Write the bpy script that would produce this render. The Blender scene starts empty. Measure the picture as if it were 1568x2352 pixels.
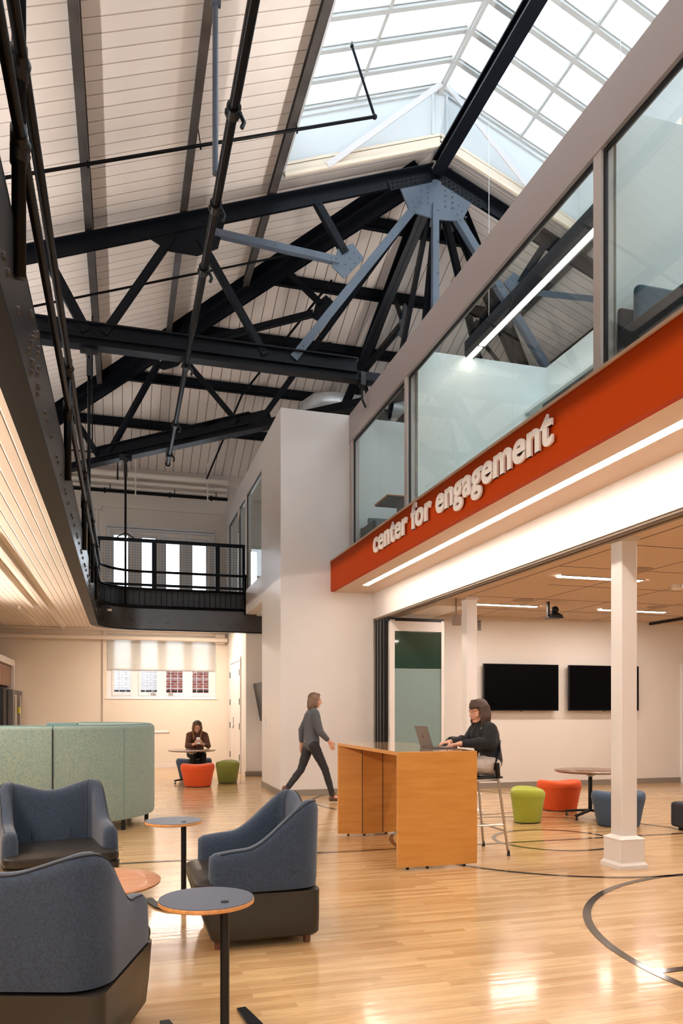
import bpy, math, random
from mathutils import Vector, Matrix, Euler
random.seed(7)
PI = math.pi
D = bpy.data
C = bpy.context.scene.collection
sc = bpy.context.scene

# ------------------------------------------------------------------ camera
cam = D.objects.new('camera', D.cameras.new('camera')); C.objects.link(cam)
cam.location = (0, 0, 1.42)
cam.rotation_euler = (PI/2, 0, -math.atan(503/1740))
cam.data.sensor_fit = 'HORIZONTAL'; cam.data.sensor_width = 36
cam.data.lens = 36*1740/1568
cam.data.shift_y = 454/1568
cam.data.clip_start = 0.05
sc.camera = cam
# ------------------------------------------------------------------ world, exposure
w = D.worlds.new('sky'); sc.world = w; w.use_nodes = True
bg = w.node_tree.nodes['Background']
bg.inputs[0].default_value = (0.91, 0.96, 1.0, 1); bg.inputs[1].default_value = 4.2
sc.view_settings.view_transform = 'Standard'; sc.view_settings.look = 'None'
sc.view_settings.exposure = 0.35; sc.view_settings.gamma = 1
sc.view_settings.use_curve_mapping = False

# ------------------------------------------------------------------ materials
def newmat(name):
    m = D.materials.new(name); m.use_nodes = True
    nt = m.node_tree; return m, nt, nt.nodes['Principled BSDF']
def mat(name, col, rough=0.6, metal=0.0, spec=0.5, coat=0, noise=0, nscale=8, bump=0, bscale=200, sheen=0, stretch=None):
    m, nt, p = newmat(name)
    p.inputs['Base Color'].default_value = (*col, 1)
    p.inputs['Roughness'].default_value = rough; p.inputs['Metallic'].default_value = metal
    p.inputs['Specular IOR Level'].default_value = spec
    if coat: p.inputs['Coat Weight'].default_value = coat; p.inputs['Coat Roughness'].default_value = 0.08
    if sheen: p.inputs['Sheen Weight'].default_value = sheen
    if noise or bump:
        tc = nt.nodes.new('ShaderNodeTexCoord'); mp = nt.nodes.new('ShaderNodeMapping')
        nt.links.new(tc.outputs['Object'], mp.inputs[0])
        if stretch: mp.inputs['Scale'].default_value = stretch
    if noise:
        n = nt.nodes.new('ShaderNodeTexNoise'); n.inputs['Scale'].default_value = nscale; n.inputs['Detail'].default_value = 6
        nt.links.new(mp.outputs[0], n.inputs['Vector'])
        r = nt.nodes.new('ShaderNodeMapRange'); r.inputs[1].default_value = 0.3; r.inputs[2].default_value = 0.7
        r.inputs[3].default_value = 1-noise; r.inputs[4].default_value = 1+noise
        nt.links.new(n.outputs[0], r.inputs[0])
        h = nt.nodes.new('ShaderNodeVectorMath'); h.operation = 'SCALE'; h.inputs[0].default_value = col
        nt.links.new(r.outputs[0], h.inputs['Scale']); nt.links.new(h.outputs[0], p.inputs['Base Color'])
    if bump:
        n2 = nt.nodes.new('ShaderNodeTexNoise'); n2.inputs['Scale'].default_value = bscale; n2.inputs['Detail'].default_value = 3
        nt.links.new(mp.outputs[0], n2.inputs['Vector'])
        b = nt.nodes.new('ShaderNodeBump'); b.inputs['Strength'].default_value = bump; b.inputs['Distance'].default_value = 0.004
        nt.links.new(n2.outputs[0], b.inputs['Height']); nt.links.new(b.outputs[0], p.inputs['Normal'])
    return m
def emis(name, col, s):
    m, nt, p = newmat(name)
    p.inputs['Base Color'].default_value = (0.8, 0.8, 0.8, 1)
    p.inputs['Emission Color'].default_value = (*col, 1); p.inputs['Emission Strength'].default_value = s
    return m
def math_node(nt, op, a, b=None, c=None):
    n = nt.nodes.new('ShaderNodeMath'); n.operation = op
    for i, v in enumerate((a, b, c)):
        if v is None: continue
        if isinstance(v, (int, float)): n.inputs[i].default_value = v
        else: nt.links.new(v, n.inputs[i])
    return n.outputs[0]
def boards(name, col, axis, pitch, gap=0.035, groove=(0.1, 0.08, 0.07), rough=0.45, var=0.04):
    """painted tongue and groove boards: grooves across <axis>"""
    m, nt, p = newmat(name)
    tc = nt.nodes.new('ShaderNodeTexCoord'); sp = nt.nodes.new('ShaderNodeSeparateXYZ')
    nt.links.new(tc.outputs['Object'], sp.inputs[0])
    q = math_node(nt, 'DIVIDE', sp.outputs[axis], pitch)
    fr = math_node(nt, 'FRACT', q); fl = math_node(nt, 'FLOOR', q)
    edge = math_node(nt, 'ABSOLUTE', math_node(nt, 'SUBTRACT', fr, 0.5))
    g = math_node(nt, 'GREATER_THAN', edge, 0.5-gap)
    wn = nt.nodes.new('ShaderNodeTexWhiteNoise'); wn.noise_dimensions = '1D'; nt.links.new(fl, wn.inputs['W'])
    nz = nt.nodes.new('ShaderNodeTexNoise'); nz.inputs['Scale'].default_value = 1.3; nz.inputs['Detail'].default_value = 5
    nt.links.new(tc.outputs['Object'], nz.inputs['Vector'])
    s = math_node(nt, 'ADD', math_node(nt, 'MULTIPLY_ADD', wn.outputs['Value'], 2*var, 1-var), math_node(nt, 'MULTIPLY_ADD', nz.outputs[0], 0.16, -0.08))
    vm = nt.nodes.new('ShaderNodeVectorMath'); vm.operation = 'SCALE'; vm.inputs[0].default_value = col
    nt.links.new(s, vm.inputs['Scale'])
    mx = nt.nodes.new('ShaderNodeMix'); mx.data_type = 'RGBA'
    nt.links.new(g, mx.inputs[0]); nt.links.new(vm.outputs[0], mx.inputs[6]); mx.inputs[7].default_value = (*groove, 1)
    nt.links.new(mx.outputs[2], p.inputs['Base Color']); p.inputs['Roughness'].default_value = rough
    h = math_node(nt, 'SMOOTH_MIN', math_node(nt, 'MULTIPLY', math_node(nt, 'SUBTRACT', 0.5, edge), 12), 1, 0.2)
    b = nt.nodes.new('ShaderNodeBump'); b.inputs['Distance'].default_value = 0.01; b.inputs['Strength'].default_value = 0.6
    nt.links.new(h, b.inputs['Height']); nt.links.new(b.outputs[0], p.inputs['Normal'])
    return m
def bricks(name, c1, c2, mortar, bw=0.215, bh=0.072, rot=(PI/2, 0, 0), bumps=0.5, rough=0.7, ms=0.006):
    m, nt, p = newmat(name)
    tc = nt.nodes.new('ShaderNodeTexCoord'); mp = nt.nodes.new('ShaderNodeMapping')
    mp.inputs['Rotation'].default_value = rot
    nt.links.new(tc.outputs['Object'], mp.inputs[0])
    b = nt.nodes.new('ShaderNodeTexBrick'); nt.links.new(mp.outputs[0], b.inputs['Vector'])
    b.inputs['Scale'].default_value = 1; b.inputs['Brick Width'].default_value = bw; b.inputs['Row Height'].default_value = bh
    b.inputs['Mortar Size'].default_value = ms; b.inputs['Color1'].default_value = (*c1, 1); b.inputs['Color2'].default_value = (*c2, 1)
    b.inputs['Mortar'].default_value = (*mortar, 1); b.inputs['Mortar Smooth'].default_value = 0.3
    nt.links.new(b.outputs[0], p.inputs['Base Color']); p.inputs['Roughness'].default_value = rough
    bu = nt.nodes.new('ShaderNodeBump'); bu.invert = True; bu.inputs['Strength'].default_value = bumps; bu.inputs['Distance'].default_value = 0.006
    nt.links.new(b.outputs['Fac'], bu.inputs['Height']); nt.links.new(bu.outputs[0], p.inputs['Normal'])
    return m
def floor_mat():
    m, nt, p = newmat('maple_floor')
    tc = nt.nodes.new('ShaderNodeTexCoord')
    def brick(off, wdt, c1, c2):
        mp = nt.nodes.new('ShaderNodeMapping'); mp.inputs['Location'].default_value = off
        nt.links.new(tc.outputs['Object'], mp.inputs[0])
        b = nt.nodes.new('ShaderNodeTexBrick'); nt.links.new(mp.outputs[0], b.inputs['Vector'])
        b.offset = 0.37; b.offset_frequency = 3; b.squash = 1.3; b.squash_frequency = 2
        b.inputs['Scale'].default_value = 1; b.inputs['Brick Width'].default_value = wdt; b.inputs['Row Height'].default_value = 0.057
        b.inputs['Mortar Size'].default_value = 0.0007; b.inputs['Mortar Smooth'].default_value = 0.6; b.inputs['Bias'].default_value = -0.1
        b.inputs['Color1'].default_value = (*c1, 1); b.inputs['Color2'].default_value = (*c2, 1); b.inputs['Mortar'].default_value = (0.36, 0.19, 0.07, 1)
        return b
    b = brick((0, 0, 0), 0.62, (0.62, 0.41, 0.205), (0.45, 0.25, 0.105))
    mp = nt.nodes.new('ShaderNodeMapping'); mp.inputs['Scale'].default_value = (1.1, 14, 1)
    nt.links.new(tc.outputs['Object'], mp.inputs[0])
    n = nt.nodes.new('ShaderNodeTexNoise'); n.inputs['Scale'].default_value = 3; n.inputs['Detail'].default_value = 8; n.inputs['Distortion'].default_value = 0.6
    nt.links.new(mp.outputs[0], n.inputs['Vector'])
    r = nt.nodes.new('ShaderNodeMapRange'); r.inputs[1].default_value = 0.25; r.inputs[2].default_value = 0.75; r.inputs[3].default_value = 0.82; r.inputs[4].default_value = 1.16
    nt.links.new(n.outputs[0], r.inputs[0])
    vm = nt.nodes.new('ShaderNodeVectorMath'); vm.operation = 'SCALE'
    nt.links.new(b.outputs[0], vm.inputs[0]); nt.links.new(r.outputs[0], vm.inputs['Scale'])
    nt.links.new(vm.outputs[0], p.inputs['Base Color'])
    p.inputs['Roughness'].default_value = 0.22; p.inputs['Specular IOR Level'].default_value = 0.5
    p.inputs['Coat Weight'].default_value = 0.32; p.inputs['Coat Roughness'].default_value = 0.09
    n2 = nt.nodes.new('ShaderNodeTexNoise'); n2.inputs['Scale'].default_value = 1.6; nt.links.new(mp.outputs[0], n2.inputs['Vector'])
    bu = nt.nodes.new('ShaderNodeBump'); bu.inputs['Strength'].default_value = 0.25; bu.inputs['Distance'].default_value = 0.003
    nt.links.new(n2.outputs[0], bu.inputs['Height']); nt.links.new(bu.outputs[0], p.inputs['Normal']); nt.links.new(bu.outputs[0], p.inputs['Coat Normal'])
    return m
def glass_mat(name, tint, refl=1.0, frost=0.0, fcol=(0.8, 0.8, 0.8)):
    m = D.materials.new(name); m.use_nodes = True; nt = m.node_tree; nt.nodes.clear()
    out = nt.nodes.new('ShaderNodeOutputMaterial')
    tr = nt.nodes.new('ShaderNodeBsdfTransparent'); tr.inputs[0].default_value = (*tint, 1)
    gl = nt.nodes.new('ShaderNodeBsdfGlossy'); gl.inputs['Roughness'].default_value = 0.02
    fr = nt.nodes.new('ShaderNodeFresnel'); fr.inputs[0].default_value = 1.45
    mx = nt.nodes.new('ShaderNodeMixShader')
    nt.links.new(math_node(nt, 'MULTIPLY', fr.outputs[0], refl), mx.inputs[0])
    base = tr.outputs[0]
    if frost:
        tl = nt.nodes.new('ShaderNodeBsdfTranslucent'); tl.inputs[0].default_value = (*fcol, 1)
        m2 = nt.nodes.new('ShaderNodeMixShader'); m2.inputs[0].default_value = frost
        nt.links.new(tr.outputs[0], m2.inputs[1]); nt.links.new(tl.outputs[0], m2.inputs[2]); base = m2.outputs[0]
    nt.links.new(base, mx.inputs[1]); nt.links.new(gl.outputs[0], mx.inputs[2])
    nt.links.new(mx.outputs[0], out.inputs[0])
    return m
def wood(name, c1, c2, scale=(1, 1, 1), rough=0.3, coat=0.3, wscale=3):
    m, nt, p = newmat(name)
    tc = nt.nodes.new('ShaderNodeTexCoord'); mp = nt.nodes.new('ShaderNodeMapping'); mp.inputs['Scale'].default_value = scale
    nt.links.new(tc.outputs['Object'], mp.inputs[0])
    n = nt.nodes.new('ShaderNodeTexNoise'); n.inputs['Scale'].default_value = wscale; n.inputs['Detail'].default_value = 9; n.inputs['Distortion'].default_value = 0.5
    nt.links.new(mp.outputs[0], n.inputs['Vector'])
    cr = nt.nodes.new('ShaderNodeValToRGB'); cr.color_ramp.elements[0].position = 0.3; cr.color_ramp.elements[1].position = 0.72
    cr.color_ramp.elements[0].color = (*c1, 1); cr.color_ramp.elements[1].color = (*c2, 1)
    nt.links.new(n.outputs[0], cr.inputs[0]); nt.links.new(cr.outputs[0], p.inputs['Base Color'])
    p.inputs['Roughness'].default_value = rough; p.inputs['Coat Weight'].default_value = coat; p.inputs['Coat Roughness'].default_value = 0.1
    return m
def weave(name, c1, c2, scale=260):
    m, nt, p = newmat(name)
    tc = nt.nodes.new('ShaderNodeTexCoord'); outs = []
    for st in ((1, 1, 5), (4, 4, 0.8)):
        mp = nt.nodes.new('ShaderNodeMapping'); mp.inputs['Scale'].default_value = st; nt.links.new(tc.outputs['Object'], mp.inputs[0])
        n = nt.nodes.new('ShaderNodeTexNoise'); n.inputs['Scale'].default_value = scale/5; n.inputs['Detail'].default_value = 4
        nt.links.new(mp.outputs[0], n.inputs['Vector']); outs.append(n.outputs[0])
    a = math_node(nt, 'ADD', outs[0], outs[1])
    r = nt.nodes.new('ShaderNodeMapRange'); r.inputs[1].default_value = 0.75; r.inputs[2].default_value = 1.25; nt.links.new(a, r.inputs[0])
    mx = nt.nodes.new('ShaderNodeMix'); mx.data_type = 'RGBA'; nt.links.new(r.outputs[0], mx.inputs[0])
    mx.inputs[6].default_value = (*c1, 1); mx.inputs[7].default_value = (*c2, 1)
    nt.links.new(mx.outputs[2], p.inputs['Base Color']); p.inputs['Roughness'].default_value = 0.9
    p.inputs['Sheen Weight'].default_value = 0.15
    b = nt.nodes.new('ShaderNodeBump'); b.inputs['Strength'].default_value = 0.3; b.inputs['Distance'].default_value = 0.002
    nt.links.new(a, b.inputs['Height']); nt.links.new(b.outputs[0], p.inputs['Normal'])
    return m

M = {}
M['floor'] = floor_mat()
M['line'] = mat('court_line_paint', (0.02, 0.017, 0.015), 0.15, coat=0.5)
M['wall'] = mat('white_wall_paint', (0.76, 0.71, 0.66), 0.55, noise=0.02, nscale=2)
M['pier'] = mat('satin_white_paint', (0.73, 0.69, 0.66), 0.38, noise=0.015, nscale=2)
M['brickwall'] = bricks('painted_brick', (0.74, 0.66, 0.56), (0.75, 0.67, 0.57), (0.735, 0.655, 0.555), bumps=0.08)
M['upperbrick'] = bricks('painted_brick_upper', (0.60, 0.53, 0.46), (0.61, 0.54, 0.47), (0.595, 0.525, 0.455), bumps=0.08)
M['roof_main'] = boards('roof_boards_main', (0.76, 0.69, 0.63), 1, 0.20, 0.03, (0.42, 0.34, 0.30))
M['roof_hip'] = boards('roof_boards_hip', (0.74, 0.65, 0.58), 0, 0.20, 0.03, (0.10, 0.07, 0.06))
M['soffit'] = boards('soffit_boards', (0.80, 0.71, 0.62), 0, 0.095, 0.03, (0.25, 0.18, 0.13))
M['blackboards'] = boards('black_fascia_boards', (0.012, 0.014, 0.018), 0, 0.11, 0.06, (0.002, 0.002, 0.002))
M['steel'] = mat('black_steel', (0.0035, 0.0045, 0.007), 0.42, spec=0.13, noise=0.2, nscale=3)
M['steel2'] = mat('black_gloss_girder', (0.020, 0.017, 0.017), 0.28, spec=0.8, noise=0.15, nscale=2)
M['greysteel'] = mat('slate_grey_steel', (0.055, 0.072, 0.098), 0.4, spec=0.45, noise=0.12, nscale=3)
M['purlin'] = mat('worn_dark_steel', (0.050, 0.044, 0.042), 0.3, spec=0.6, noise=0.5, nscale=2.2)
M['pipe'] = mat('black_pipe', (0.002, 0.002, 0.003), 0.34, spec=0.13)
M['white_metal'] = mat('white_metal', (0.68, 0.72, 0.73), 0.4)
M['glazebar'] = mat('skylight_bar_paint', (0.42, 0.43, 0.42), 0.45)
M['curb'] = mat('skylight_curb_white', (0.50, 0.53, 0.54), 0.6)
M['header'] = mat('mauve_grey_header_paint', (0.40, 0.355, 0.35), 0.4, spec=0.3)
M['mull'] = mat('mullion_paint', (0.55, 0.50, 0.48), 0.45)
M['cream'] = mat('cream_moulding', (0.62, 0.53, 0.42), 0.55)
M['orange'] = mat('orange_paint', (0.44, 0.046, 0.0), 0.6, spec=0.1)
M['tan'] = mat('tan_edge', (0.62, 0.46, 0.34), 0.5)
M['letter'] = mat('white_letter', (0.83, 0.78, 0.74), 0.45)
M['ceil'] = mat('acoustic_ceiling', (0.62, 0.47, 0.35), 0.8, bump=0.1, bscale=300)
M['base'] = mat('grey_baseboard', (0.26, 0.22, 0.18), 0.5)
M['black'] = mat('black_plastic', (0.006, 0.006, 0.007), 0.4, spec=0.35)
M['gasket'] = mat('black_gasket', (0.008, 0.008, 0.01), 0.5)
M['screen'] = mat('tv_screen', (0.001, 0.001, 0.002), 0.3, spec=0.08)
M['glass'] = glass_mat('partition_glass', (0.95, 0.975, 0.965), 0.14)
M['skyglass'] = glass_mat('skylight_glass', (0.92, 0.97, 1.0), 0.5, 0.30, (0.9, 0.95, 1))
M['winglass'] = glass_mat('window_glass', (0.95, 0.97, 1.0), 0.4)
def shade_mat():
    m = D.materials.new('roller_shade'); m.use_nodes = True; nt = m.node_tree; nt.nodes.clear()
    out = nt.nodes.new('ShaderNodeOutputMaterial'); tr = nt.nodes.new('ShaderNodeBsdfTransparent'); tl = nt.nodes.new('ShaderNodeBsdfTranslucent'); df = nt.nodes.new('ShaderNodeBsdfDiffuse')
    tl.inputs[0].default_value = (.9, .9, .86, 1); df.inputs[0].default_value = (.78, .76, .72, 1)
    a = nt.nodes.new('ShaderNodeMixShader'); a.inputs[0].default_value = .45; b = nt.nodes.new('ShaderNodeMixShader'); b.inputs[0].default_value = .88
    nt.links.new(tl.outputs[0], a.inputs[1]); nt.links.new(df.outputs[0], a.inputs[2]); nt.links.new(tr.outputs[0], b.inputs[1]); nt.links.new(a.outputs[0], b.inputs[2]); nt.links.new(b.outputs[0], out.inputs[0]); return m
M['shade'] = shade_mat()
M['led'] = emis('led_strip', (1.0, 0.88, 0.77), 27)
M['led2'] = emis('led_panel', (1.0, 0.89, 0.80), 80)
M['fill_gallery'] = emis('added_gallery_glow', (1.0, 0.85, 0.72), 95)  # glow of the unseen tubes added to lift the lower hall
M['fill_roof'] = emis('added_roof_glow', (1.0, 0.94, 0.90), 110)  # glow of the added uplights that lift the roof boards
M['led3'] = emis('led_pendant', (1.0, 0.9, 0.8), 12)
M['teal_glass'] = mat('frosted_teal_glass', (0.20, 0.28, 0.275), 0.35, spec=0.3)
M['green_glass'] = mat('dark_green_glass', (0.018, 0.05, 0.038), 0.04, spec=0.9)
M['greyfab'] = mat('slate_blue_fabric', (0.023, 0.037, 0.063), 0.92, noise=0.3, nscale=90, bump=0.25, bscale=400, sheen=0.2)
M['leather'] = mat('charcoal_vinyl', (0.021, 0.018, 0.015), 0.36, spec=0.5, bump=0.06, bscale=500)
M['seam'] = mat('dark_seam', (0.014, 0.016, 0.022), 0.8)
M['greenfab'] = weave('green_melange_fabric', (0.105, 0.205, 0.21), (0.31, 0.335, 0.25))
M['greenrim'] = mat('teal_fabric', (0.105, 0.195, 0.195), 0.9, noise=0.2, nscale=80, sheen=0.2)
M['pouf_orange'] = mat('orange_fabric', (0.68, 0.085, 0.012), 0.9, noise=0.08, nscale=120, sheen=0.1)
M['pouf_green'] = mat('lime_fabric', (0.34, 0.38, 0.035), 0.9, noise=0.08, nscale=120, sheen=0.1)
M['pouf_olive'] = mat('olive_fabric', (0.20, 0.215, 0.035), 0.9, noise=0.08, nscale=120, sheen=0.1)
M['pouf_blue'] = mat('navy_fabric', (0.048, 0.08, 0.135), 0.9, noise=0.15, nscale=120, sheen=0.1)
M['maple'] = wood('maple_veneer', (0.50, 0.20, 0.035), (0.60, 0.27, 0.06), (1.2, 1.2, 9), 0.32, 0.3, 2)
M['mapletop'] = wood('maple_laminate_top', (0.46, 0.25, 0.11), (0.52, 0.30, 0.14), (9, 1.2, 1), 0.10, 0.8, 2)
M['walnut'] = wood('walnut_laminate', (0.17, 0.085, 0.05), (0.23, 0.12, 0.075), (2, 14, 1), 0.25, 0.3, 2)
M['rosewood'] = wood('warm_plywood', (0.36, 0.15, 0.07), (0.52, 0.25, 0.125), (1.5, 9, 1), 0.4, 0.1, 2.4)
M['footwood'] = mat('brown_foot', (0.13, 0.045, 0.02), 0.3)
M['plyedge'] = mat('plywood_edge', (0.55, 0.24, 0.07), 0.5, noise=0.2, nscale=60)
M['slate'] = mat('slate_laminate', (0.078, 0.090, 0.125), 0.45)
M['chrome'] = mat('satin_chrome', (0.50, 0.47, 0.44), 0.28, metal=0.9)
M['skin'] = mat('skin', (0.60, 0.30, 0.20), 0.5, noise=0.05, nscale=20)
M['hair_brown'] = mat('brown_hair', (0.050, 0.020, 0.010), 0.45, noise=0.55, nscale=40, stretch=(3, 3, 0.35), bump=0.8, bscale=90)
M['hair_blond'] = mat('blond_hair', (0.26, 0.13, 0.05), 0.45, noise=0.5, nscale=40, stretch=(3, 3, 0.3), bump=0.8, bscale=90)
M['hair_light'] = mat('light_brown_hair', (0.15, 0.075, 0.04), 0.45, noise=0.4, nscale=40, stretch=(3, 3, 0.3))
def ombre():
    m = M['hair_blond']; nt = m.node_tree; p = nt.nodes['Principled BSDF']; src = p.inputs['Base Color'].links[0].from_socket
    tc = nt.nodes.new('ShaderNodeTexCoord'); sp = nt.nodes.new('ShaderNodeSeparateXYZ'); nt.links.new(tc.outputs['Object'], sp.inputs[0])
    r = nt.nodes.new('ShaderNodeMapRange'); r.inputs[1].default_value = 1.03; r.inputs[2].default_value = 1.15; nt.links.new(sp.outputs[2], r.inputs[0])
    mx = nt.nodes.new('ShaderNodeMix'); mx.data_type = 'RGBA'; nt.links.new(r.outputs[0], mx.inputs[0]); nt.links.new(src, mx.inputs[6]); mx.inputs[7].default_value = (.05, .025, .015, 1)
    nt.links.new(mx.outputs[2], p.inputs['Base Color'])
ombre()
M['hair_root'] = mat('dark_hair_roots', (0.06, 0.03, 0.02), 0.45, noise=0.4, nscale=40, stretch=(3, 3, 0.3))
M['blacksweater'] = mat('black_sweater', (0.010, 0.011, 0.013), 0.95, bump=0.4, bscale=120, sheen=0.05)
M['brownsweater'] = mat('brown_sweater', (0.105, 0.035, 0.018), 0.9, bump=0.3, bscale=150, sheen=0.1)
M['greysweater'] = mat('grey_sweater', (0.085, 0.088, 0.10), 0.9, bump=0.3, bscale=150)
M['trousers'] = mat('beige_trousers', (0.55, 0.48, 0.42), 0.85, noise=0.06, nscale=14, bump=0.5, bscale=18)
M['blacktrousers'] = mat('black_trousers', (0.008, 0.008, 0.012), 0.8)
M['greytrousers'] = mat('charcoal_trousers', (0.018, 0.016, 0.02), 0.8)
M['shoe'] = mat('brown_shoe', (0.10, 0.045, 0.022), 0.45)
M['lip'] = mat('lips', (0.44, 0.15, 0.115), 0.45)
M['eyew'] = mat('eye_white', (0.75, 0.72, 0.7), 0.2)
M['eyed'] = mat('eye_dark', (0.02, 0.012, 0.01), 0.2)
M['laptop'] = mat('space_grey_aluminium', (0.13, 0.115, 0.11), 0.32, metal=0.6)
M['silver'] = mat('silver_foil_duct', (0.52, 0.53, 0.54), 0.38, metal=0.5, noise=0.15, nscale=6, bump=0.6, bscale=25)
M['whitepipe'] = mat('painted_pipe', (0.70, 0.62, 0.54), 0.45)
M['yellow'] = mat('yellow_tag', (0.70, 0.62, 0.02), 0.5)
M['kwood'] = wood('kitchen_wood_door', (0.21, 0.10, 0.06), (0.27, 0.14, 0.085), (3, 3, 1), 0.4, 0.1)
M['redbrick'] = bricks('red_brick', (0.20, 0.045, 0.03), (0.32, 0.075, 0.05), (0.42, 0.36, 0.34), bumps=0.6, rough=0.9, ms=0.010)
M['whitebrick'] = bricks('white_painted_brick', (0.68, 0.68, 0.70), (0.74, 0.74, 0.76), (0.50, 0.50, 0.52), bumps=0.6, rough=0.9, ms=0.008)
M['navy'] = mat('dark_navy_fabric', (0.012, 0.014, 0.022), 0.9, sheen=0.1)
M['bluefab'] = mat('blue_fabric', (0.02, 0.075, 0.12), 0.9, noise=0.1, nscale=60, sheen=0.15)
M['greybench'] = mat('mid_grey_fabric', (0.15, 0.17, 0.19), 0.9, noise=0.1, nscale=60)
M['booth'] = mat('booth_white_panel', (0.66, 0.72, 0.71), 0.32)
M['grille'] = mat('vent_grille', (0.10, 0.09, 0.085), 0.5)
M['winframe'] = mat('window_frame_white', (0.74, 0.74, 0.76), 0.4)
M['upframe'] = mat('window_frame_grey', (0.52, 0.50, 0.50), 0.4)

# ------------------------------------------------------------------ mesh helpers
class MB:
    def __init__(s): s.v = []; s.f = []
    def add(s, v, f):
        n = len(s.v); s.v += [tuple(p) for p in v]; s.f += [tuple(i+n for i in q) for q in f]; return s
    def box(s, x0, x1, y0, y1, z0, z1):
        j = lambda: random.uniform(-.0003, .0003)      # hair's breadth offsets keep touching boxes from sharing a face plane
        x0 += j(); x1 += j(); y0 += j(); y1 += j(); z0 += j(); z1 += j()
        v = [(x, y, z) for x in (x0, x1) for y in (y0, y1) for z in (z0, z1)]
        return s.add(v, [(0, 1, 3, 2), (4, 6, 7, 5), (0, 4, 5, 1), (2, 3, 7, 6), (0, 2, 6, 4), (1, 5, 7, 3)])
    def frame(s, a, b, up=(0, 0, 1)):
        a, b = Vector(a), Vector(b); d = (b-a).normalized(); u = Vector(up)
        if abs(d.dot(u)) > 0.98: u = Vector((0, 1, 0))
        sd = d.cross(u).normalized(); u = sd.cross(d).normalized(); return a, b, sd, u
    def beam(s, a, b, w, h, up=(0, 0, 1), os=0, ou=0):
        a, b, sd, u = s.frame(a, b, up); v = []
        for p in (a, b):
            for i, j in ((-1, -1), (1, -1), (1, 1), (-1, 1)): v.append(p+sd*(i*w/2+os)+u*(j*h/2+ou))
        return s.add(v, [(3, 2, 1, 0), (4, 5, 6, 7), (0, 1, 5, 4), (1, 2, 6, 5), (2, 3, 7, 6), (3, 0, 4, 7)])
    def tube(s, path, r, n=10, closed=False, cap=True):
        P = [Vector(p) for p in path]; m = len(P); rr = r if isinstance(r, (list, tuple)) else [r]*m
        rings = []; prev = None
        for i, p in enumerate(P):
            if closed: d = (P[(i+1) % m]-P[i-1]).normalized()
            else: d = (P[min(i+1, m-1)]-P[max(i-1, 0)]).normalized()
            if prev is None:
                u = Vector((0, 0, 1)) if abs(d.z) < 0.9 else Vector((1, 0, 0)); u = (u-d*u.dot(d)).normalized()
            else: u = (prev-d*prev.dot(d)).normalized()
            prev = u; q = d.cross(u)
            rings.append([p+(u*math.cos(2*PI*k/n)+q*math.sin(2*PI*k/n))*rr[i] for k in range(n)])
        v = [x for g in rings for x in g]; f = []
        for i in range(m if closed else m-1):
            j = (i+1) % m
            for k in range(n): f.append((i*n+k, i*n+(k+1) % n, j*n+(k+1) % n, j*n+k))
        if cap and not closed: f += [tuple(range(n-1, -1, -1)), tuple((m-1)*n+k for k in range(n))]
        return s.add(v, f)
    def loft(s, rings, cap0=True, cap1=True, closed=True):
        n = len(rings[0]); v = [x for g in rings for x in g]; f = []
        for i in range(len(rings)-1):
            for k in range(n if closed else n-1): f.append((i*n+k, i*n+(k+1) % n, (i+1)*n+(k+1) % n, (i+1)*n+k))
        if cap0: f.append(tuple(range(n-1, -1, -1)))
        if cap1: f.append(tuple((len(rings)-1)*n+k for k in range(n)))
        return s.add(v, f)
    def lathe(s, prof, cx=0, cy=0, n=32):
        return s.loft([[(cx+r*math.cos(2*PI*k/n), cy+r*math.sin(2*PI*k/n), z) for k in range(n)] for r, z in prof])
    def prism(s, poly, z0, z1):
        return s.loft([[(x, y, z0) for x, y in poly], [(x, y, z1) for x, y in poly]])
    def plate(s, pts, nrm, t):
        nrm = Vector(nrm); return s.loft([[Vector(p)-nrm*t/2 for p in pts], [Vector(p)+nrm*t/2 for p in pts]])
    def sphere(s, c, r, n=12, m=8, sc=(1, 1, 1), rot=None):
        c = Vector(c); rings = []
        for i in range(1, m):
            a = PI*i/m
            g = [Vector((math.sin(a)*math.cos(2*PI*k/n)*sc[0], math.sin(a)*math.sin(2*PI*k/n)*sc[1], -math.cos(a)*sc[2]))*r for k in range(n)]
            if rot: g = [rot @ q for q in g]
            rings.append([c+q for q in g])
        top = Vector((0, 0, r*sc[2])); top = rot @ top if rot else top
        v = [x for g in rings for x in g]+[c-top, c+top]; f = []; L = len(rings)
        for i in range(L-1):
            for k in range(n): f.append((i*n+k, i*n+(k+1) % n, (i+1)*n+(k+1) % n, (i+1)*n+k))
        for k in range(n): f.append((L*n, (k+1) % n, k)); f.append((L*n+1, (L-1)*n+k, (L-1)*n+(k+1) % n))
        return s.add(v, f)
    def rivet(s, c, nrm, r=0.016, h=0.011):
        c = Vector(c); nrm = Vector(nrm).normalized(); u = nrm.orthogonal().normalized(); q = nrm.cross(u); v = []
        for rr, hh in ((r, 0), (r*0.75, h*0.7)):
            v += [c+nrm*hh+(u*math.cos(k*PI/3)+q*math.sin(k*PI/3))*rr for k in range(6)]
        v.append(c+nrm*h); f = [(k, (k+1) % 6, 6+(k+1) % 6, 6+k) for k in range(6)]+[(6+k, 6+(k+1) % 6, 12) for k in range(6)]
        return s.add(v, f)
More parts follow.
